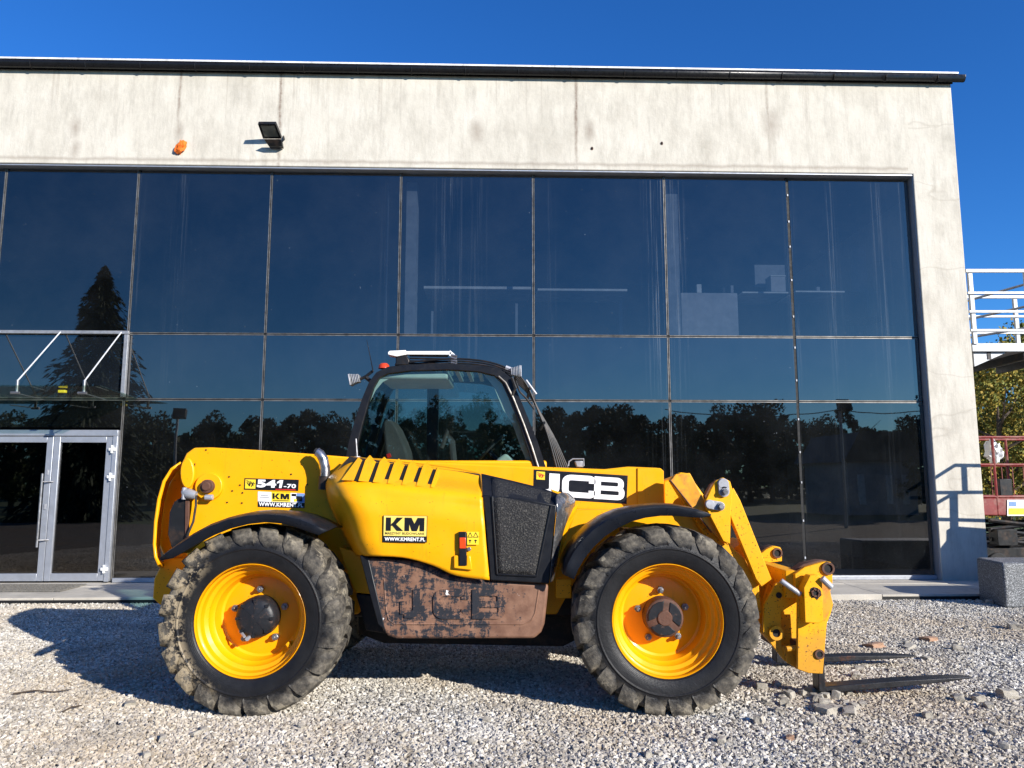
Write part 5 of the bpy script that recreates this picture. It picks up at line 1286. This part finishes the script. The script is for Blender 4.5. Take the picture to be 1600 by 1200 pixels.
# black far pillars, floor, seat, wheel, console
q0, q1 = P(665, 730, YF), P(687, 730, YF)
b = MB(); b.box(((q0.x + q1.x) / 2, YF - .05, 2.0), (.11, .06, 1.1)); b.build('door_pillar', M['black'], T, bev=.01)
q0 = P(560, 720, 7.2).x; q1 = P(850, 720, 7.2).x
b = MB(); b.box(((q0 + q1) / 2, 7.04, 1.42), (q1 - q0, .82, .62)); b.build('cab_body', M['yellow'], T, bev=.02)
b = MB(); b.tube([P(612, 640, 7.3), P(602, 672, 7.3), P(585, 722, 7.3)], [.03, .045, .05], 8); b.build('rear_pillar', M['black'], T, smooth=True)
seat = [(597, 658), (604, 654), (613, 657), (622, 672), (633, 692), (645, 715), (648, 725), (600, 725), (598, 700)]
s_ = prt('seat_back', [(598, 660), (603, 654), (612, 657), (620, 668), (628, 686), (636, 706), (640, 728), (606, 728), (601, 700)], 6.82, 7.22, M['fabric'], bev=.035, seg=3)
prt('seat_cushion', [(612, 728), (700, 728), (700, 742), (612, 742)], 6.82, 7.24, M['fabric'], bev=.03)
b = MB(); b.tube([P(690, 700, 6.85), P(700, 672, 6.85), P(706, 690, 6.85), P(709, 722, 6.85)], [.02, .024, .03, .03], 8); b.build('joystick', M['fabric'], T, smooth=True)
c0 = P(762, 706, 7.02); n_ = Vector((-.72, 0, .69)); t1 = Vector((0, 1, 0)); t2 = n_.cross(t1)
b = MB(); b.tube([c0 + t1 * .19 * math.cos(k * .2618) + t2 * .19 * math.sin(k * .2618) for k in range(25)], .014, 6); b.tube([c0, c0 - n_ * .35], .03, 8); b.tube([c0 + t2 * .19, c0 - t2 * .19], .012, 6); b.build('steering_wheel', M['black'], T, smooth=True)
prt('dashboard', [(770, 728), (778, 716), (790, 708), (803, 718), (812, 730)], 6.75, 7.3, M['trim'], bev=.02)
q = P(605, 713, 6.7); b = MB(); b.tube([q, q + Vector((.03, 0, .012))], .02, 8); b.build('knob', M['decalred'], T, smooth=True)
q = P(558, 722, 6.62); b = MB(); b.tube([q + Vector((0, 0, -.03)), q + Vector((0, 0, .05))], .025, 8); b.tube([q + Vector((0, 0, .04)), q + Vector((-.015, 0, .2))], .006, 6); b.build('washer', M['zinc'], T, smooth=True)
# roof and windscreen guards
b = MB(); b.tube([P(x, y, YN - .012) for x, y in ((779, 588), (790, 598), (802, 622), (818, 662), (831, 698), (841, 730))], .009, 6); b.build('door_seal', M['strip'], T, smooth=True)
def bez(pts, n=5):
    V_ = [Vector(p) for p in pts]; out = []
    for i in range(len(V_) - 1):
        for k in range(n): out.append(cr(V_[max(i - 1, 0)], V_[i], V_[i + 1], V_[min(i + 2, len(V_) - 1)], k / n))
    out.append(V_[-1]); return out
for k in range(7):
    Yk = YN + .05 + k * .125
    c = [P(640, 566, YN), P(700, 561, YN), P(745, 563, YN), P(775, 569, YN), P(800, 579, YN)]
    b = MB(); b.tube(bez([(p.x, Yk, p.z + .01) for p in c], 3), .009, 6); b.build('roof_guard_bar', M['blackmetal'], T, smooth=True)
for k in range(6):
    Yk = YN + .06 + k * .15
    c = [P(798, 577, YN), P(818, 600, YN), P(836, 640, YN), P(852, 680, YN), P(866, 730, YN)]
    b = MB(); b.tube(bez([(p.x + .03 + (k * .033 - .008) * max(0, (2.62 - p.z)), Yk, p.z) for p in c], 4), .0085, 6); b.build('windscreen_guard_bar', M['blackmetal'], T, smooth=True)
for x, y in ((800, 579), (822, 606), (845, 660)):
    q = P(x, y, YN); b = MB(); b.tube([(q.x + .03, YN + .03, q.z), (q.x + .03, YF - .03, q.z)], .013, 6); b.build('guard_cross_bar', M['blackmetal'], T, smooth=True)
b = MB(); b.tube([P(806, 596, YN), P(812, 612, YN - .03), P(822, 622, YN), P(835, 640, YN)], .009, 6); b.tube([P(800, 590, YN - .02), P(806, 606, YN - .03), P(800, 618, YN - .01)], .012, 6); b.build('cable', M['rubber'], T, smooth=True)
q = P(837, 606, YN); b = MB(); b.tube([P(822, 594, YN), P(838, 616, YN)], .01, 6); b.build('guard_strut', M['zinc'], T, smooth=True)
# white bar on the roof, with its support
b = MB(); b.pr([(622, 548.5), (704, 548.5), (706, 554), (622, 554)], YN + .05, YN + .11); b.build('roof_bar', M['white'], T, bev=.004)
b = MB(); b.pr([(606, 550), (609, 548), (634, 547), (634, 554), (620, 557), (606, 554)], YN + .04, YN + .16); b.build('roof_bar_bracket', M['white'], T, bev=.004)
b = MB(); b.pr([(618, 556), (634, 554), (640, 562), (640, 570), (616, 571), (618, 566)], YN + .06, YN + .5); b.build('roof_box', M['blackmetal'], T, bev=.01)
b = MB(); b.pr([(703, 547), (711, 554), (708, 557), (702, 556)], YN + .05, YN + .09); b.build('roof_bar_bracket', M['white'], T)
for k in range(4):
    q = P(705, 555 + k * 4, YN + .06); b = MB(); b.tube([q, q + Vector((.05, -.01, -.015))], .014, 6); b.build('clamp', M['steel'], T, smooth=True)
for k in range(4):
    q0, q1 = P(640, 556 + k * 4, YN + .08), P(700, 557 + k * 4, YN + .08); b = MB(); b.tube([q0, q1], .008, 5); b.build('guard_rod', M['blackmetal'], T)
# beacon, aerial, work lamps
q = P(600, 576, YN + .1); b = MB(); b.lathe([(.001, 0), (.03, .004), (.045, .02), (.05, .05)], 20)
b.v = [Vector((p.x, p.z, .05 - p.y)) + q for p in b.v]; b.build('beacon', M['amber'], T, smooth=True)
b = MB(); b.tube([P(583, 581, YN + .1), P(579, 560, YN + .1), P(573, 531, YN + .1)], [.006, .004, .002], 5); b.build('aerial', M['blackmetal'], T)
def lamp(q, ang, name, sc=1.0):
    Mx = Matrix.Rotation(ang, 3, 'Y'); b = MB()
    for k in range(6): b.box(q + Mx @ Vector((-.02 + k * .014 * sc, 0, 0)), (.006 * sc, .10 * sc, (.10 - .008 * k) * sc), Mx)
    b.box(q + Mx @ Vector((.02, 0, 0)), (.06 * sc, .08 * sc, .07 * sc), Mx)
    o = b.build(name, M['galv'], T, bev=.002)
    b = MB(); b.box(q + Mx @ Vector((-.032 * sc, 0, 0)), (.012 * sc, .105 * sc, .10 * sc), Mx); b.build('lens', M['zinc'], o, bev=.004)
    return o
q = P(553, 593, YN + .12); lamp(q, R(-12), 'work_lamp'); b = MB(); b.tube([q + Vector((.05, 0, 0)), P(572, 588, YN + .12), P(582, 580, YN + .12)], .014, 6); b.tube([P(572, 590, YN + .1), P(580, 596, YN + .1)], .02, 6); b.build('lamp_bracket', M['blackmetal'], T, smooth=True)
q = P(808, 581, YN + .05); lamp(q, R(178), 'work_lamp'); b = MB(); b.tube([P(790, 574, YN + .05), q], .02, 6); b.build('lamp_bracket', M['zinc'], T, smooth=True)
# mirror bracket in front of the cab
b = MB(); b.tube([P(888, 728, 6.3), P(889, 721, 6.3), P(895, 717, 6.3), P(912, 717, 6.3), P(912, 728, 6.3)], .006, 6); b.build('mirror_bracket', M['zinc'], T, smooth=True)
b = MB(); b.pr([(898, 720), (912, 720), (912, 730), (901, 730)], 6.3, 6.36); b.build('hydraulic_cap', M['zinc'], T, bev=.008)

for pts_, lab in (([(20, 1084), (55, 1080), (85, 1081), (112, 1078)], 'long thin dark twig lying on the gravel at the left'), ([(98, 1112), (112, 1106), (128, 1102)], 'short dark twig on the gravel below the long one at the left')):
    b = MB(); pt = [GR(x, y, .022) + Vector((0, 0, .006 * (i % 2))) for i, (x, y) in enumerate(pts_)]
    b.tube(pt, [.007, .006, .005, .003][:len(pt)], 5); o = b.build('twig', M['bark'], smooth=True); tag(o, lab, 'twig')
# ================================================================== LOOSE STONES
def more_stones():
    r_ = random.Random(99); out = []
    for k in range(26): out.append((r_.uniform(1170, 1330), r_.uniform(1068, 1110), r_.uniform(9, 17), 0, r_.randrange(5), None))
    for k in range(22): out.append((r_.uniform(1180, 1590), r_.uniform(965, 1170), r_.uniform(8, 14), 0, r_.randrange(5), None))
    for k in range(10): out.append((r_.uniform(20, 1150), r_.uniform(1125, 1185), r_.uniform(8, 13), 0, r_.randrange(5), None))
    return [(a, b_, w, w * r_.uniform(.5, .85), m, l) for a, b_, w, _, m, l in out]
rs = []
rnd = random.Random(12)
def stone_mesh(seed, mat):
    bmf = bmesh.new(); bmesh.ops.create_icosphere(bmf, subdivisions=2, radius=1)
    for v in bmf.verts:
        q = v.co.normalized(); d = 1 + .35 * mnoise.noise(q * 1.6 + Vector((seed * 3.1, seed, 0)))
        q = Vector([max(-.72, min(.72, c * 1.15)) for c in q]); v.co = q * d
    me = bpy.data.meshes.new('stone'); bmf.to_mesh(me); bmf.free(); me.materials.append(mat); return me
SM = [stone_mesh(i, M['rock']) for i in range(5)] + [stone_mesh(8, M['brickrock'])]
SL = [(1290, 1109, 24, 13, 0, 'large pale grey broken stone in front of the fork heel'), (1327, 1112, 22, 10, 1, 'flat beige stone just right of the large broken one by the forks'), (1233, 1085, 14, 13, 2, 'upright grey stone right of the front tyre foot'), (1254, 1083, 10, 9, 3, 'small grey stone between the upright stone and the fork heel'), (1271, 1078, 20, 12, 1, 'brownish stone directly under the fork heel'), (1307, 1086, 12, 14, 4, 'small upright stone beside the heel of the near fork'), (1186, 1124, 15, 14, 2, 'lone grey stone before the front tyre on the gravel'), (1574, 1084, 22, 15, 1, 'large brown beige stone near the right edge past the fork tip'), (1528, 1091, 16, 12, 0, 'pale stone just left of the big brown one near the right edge'), (1499, 1091, 13, 12, 3, 'small pale stone third from the right among the rubble past the fork tip'), (1366, 1008, 24, 8, 5, 'flat reddish broken slab lying past the carriage'), (1452, 998, 22, 7, 5, 'thin flat orange tinged stone further along the gravel'), (1420, 1010, 16, 6, 1, 'flat beige stone between the two reddish slabs'), (1546, 941, 11, 7, 1, 'small beige stone against the foot of the granite block'), (1584, 978, 18, 12, 0, 'white grey stone on the gravel in front of the granite block'), (1342, 1044, 12, 6, 1, 'small beige stone lying between the two forks near the carriage'), (1395, 1047, 12, 5, 3, 'small flat stone lying between the two forks near the far tip'), (610, 1046, 0, 0, 0, None), (203, 1100, 18, 8, 1, 'beige stone on the open gravel left of the rear wheel'), (628, 1148, 12, 7, 3, None), (520, 1150, 10, 6, 1, None), (1235, 1153, 14, 8, 5, None), (1350, 1160, 12, 7, 1, None), (900, 1170, 10, 6, 1, None), (318, 1140, 14, 7, 3, None), (305, 1146, 12, 7, 4, None), (1472, 1074, 8, 7, 0, None)]
for i, (px, py, w, h, m_, lab) in enumerate(SL + more_stones()):
    if w == 0: continue
    g = GR(px, py + h * .5, 0); s = w / FPX * g.y * .72
    o = bpy.data.objects.new('stone', SM[m_]); C.objects.link(o); o.location = g + Vector((0, 0, s * h / w * .55)); o.scale = (s, s * .8, s * h / w * .95)
    o.rotation_euler = (rnd.uniform(-.2, .2), rnd.uniform(-.2, .2), rnd.uniform(0, 3))
    tag(o, lab or 'small pale rubble stone lying loose on the gravel', 'stone', None if lab else 'small rubble stones')
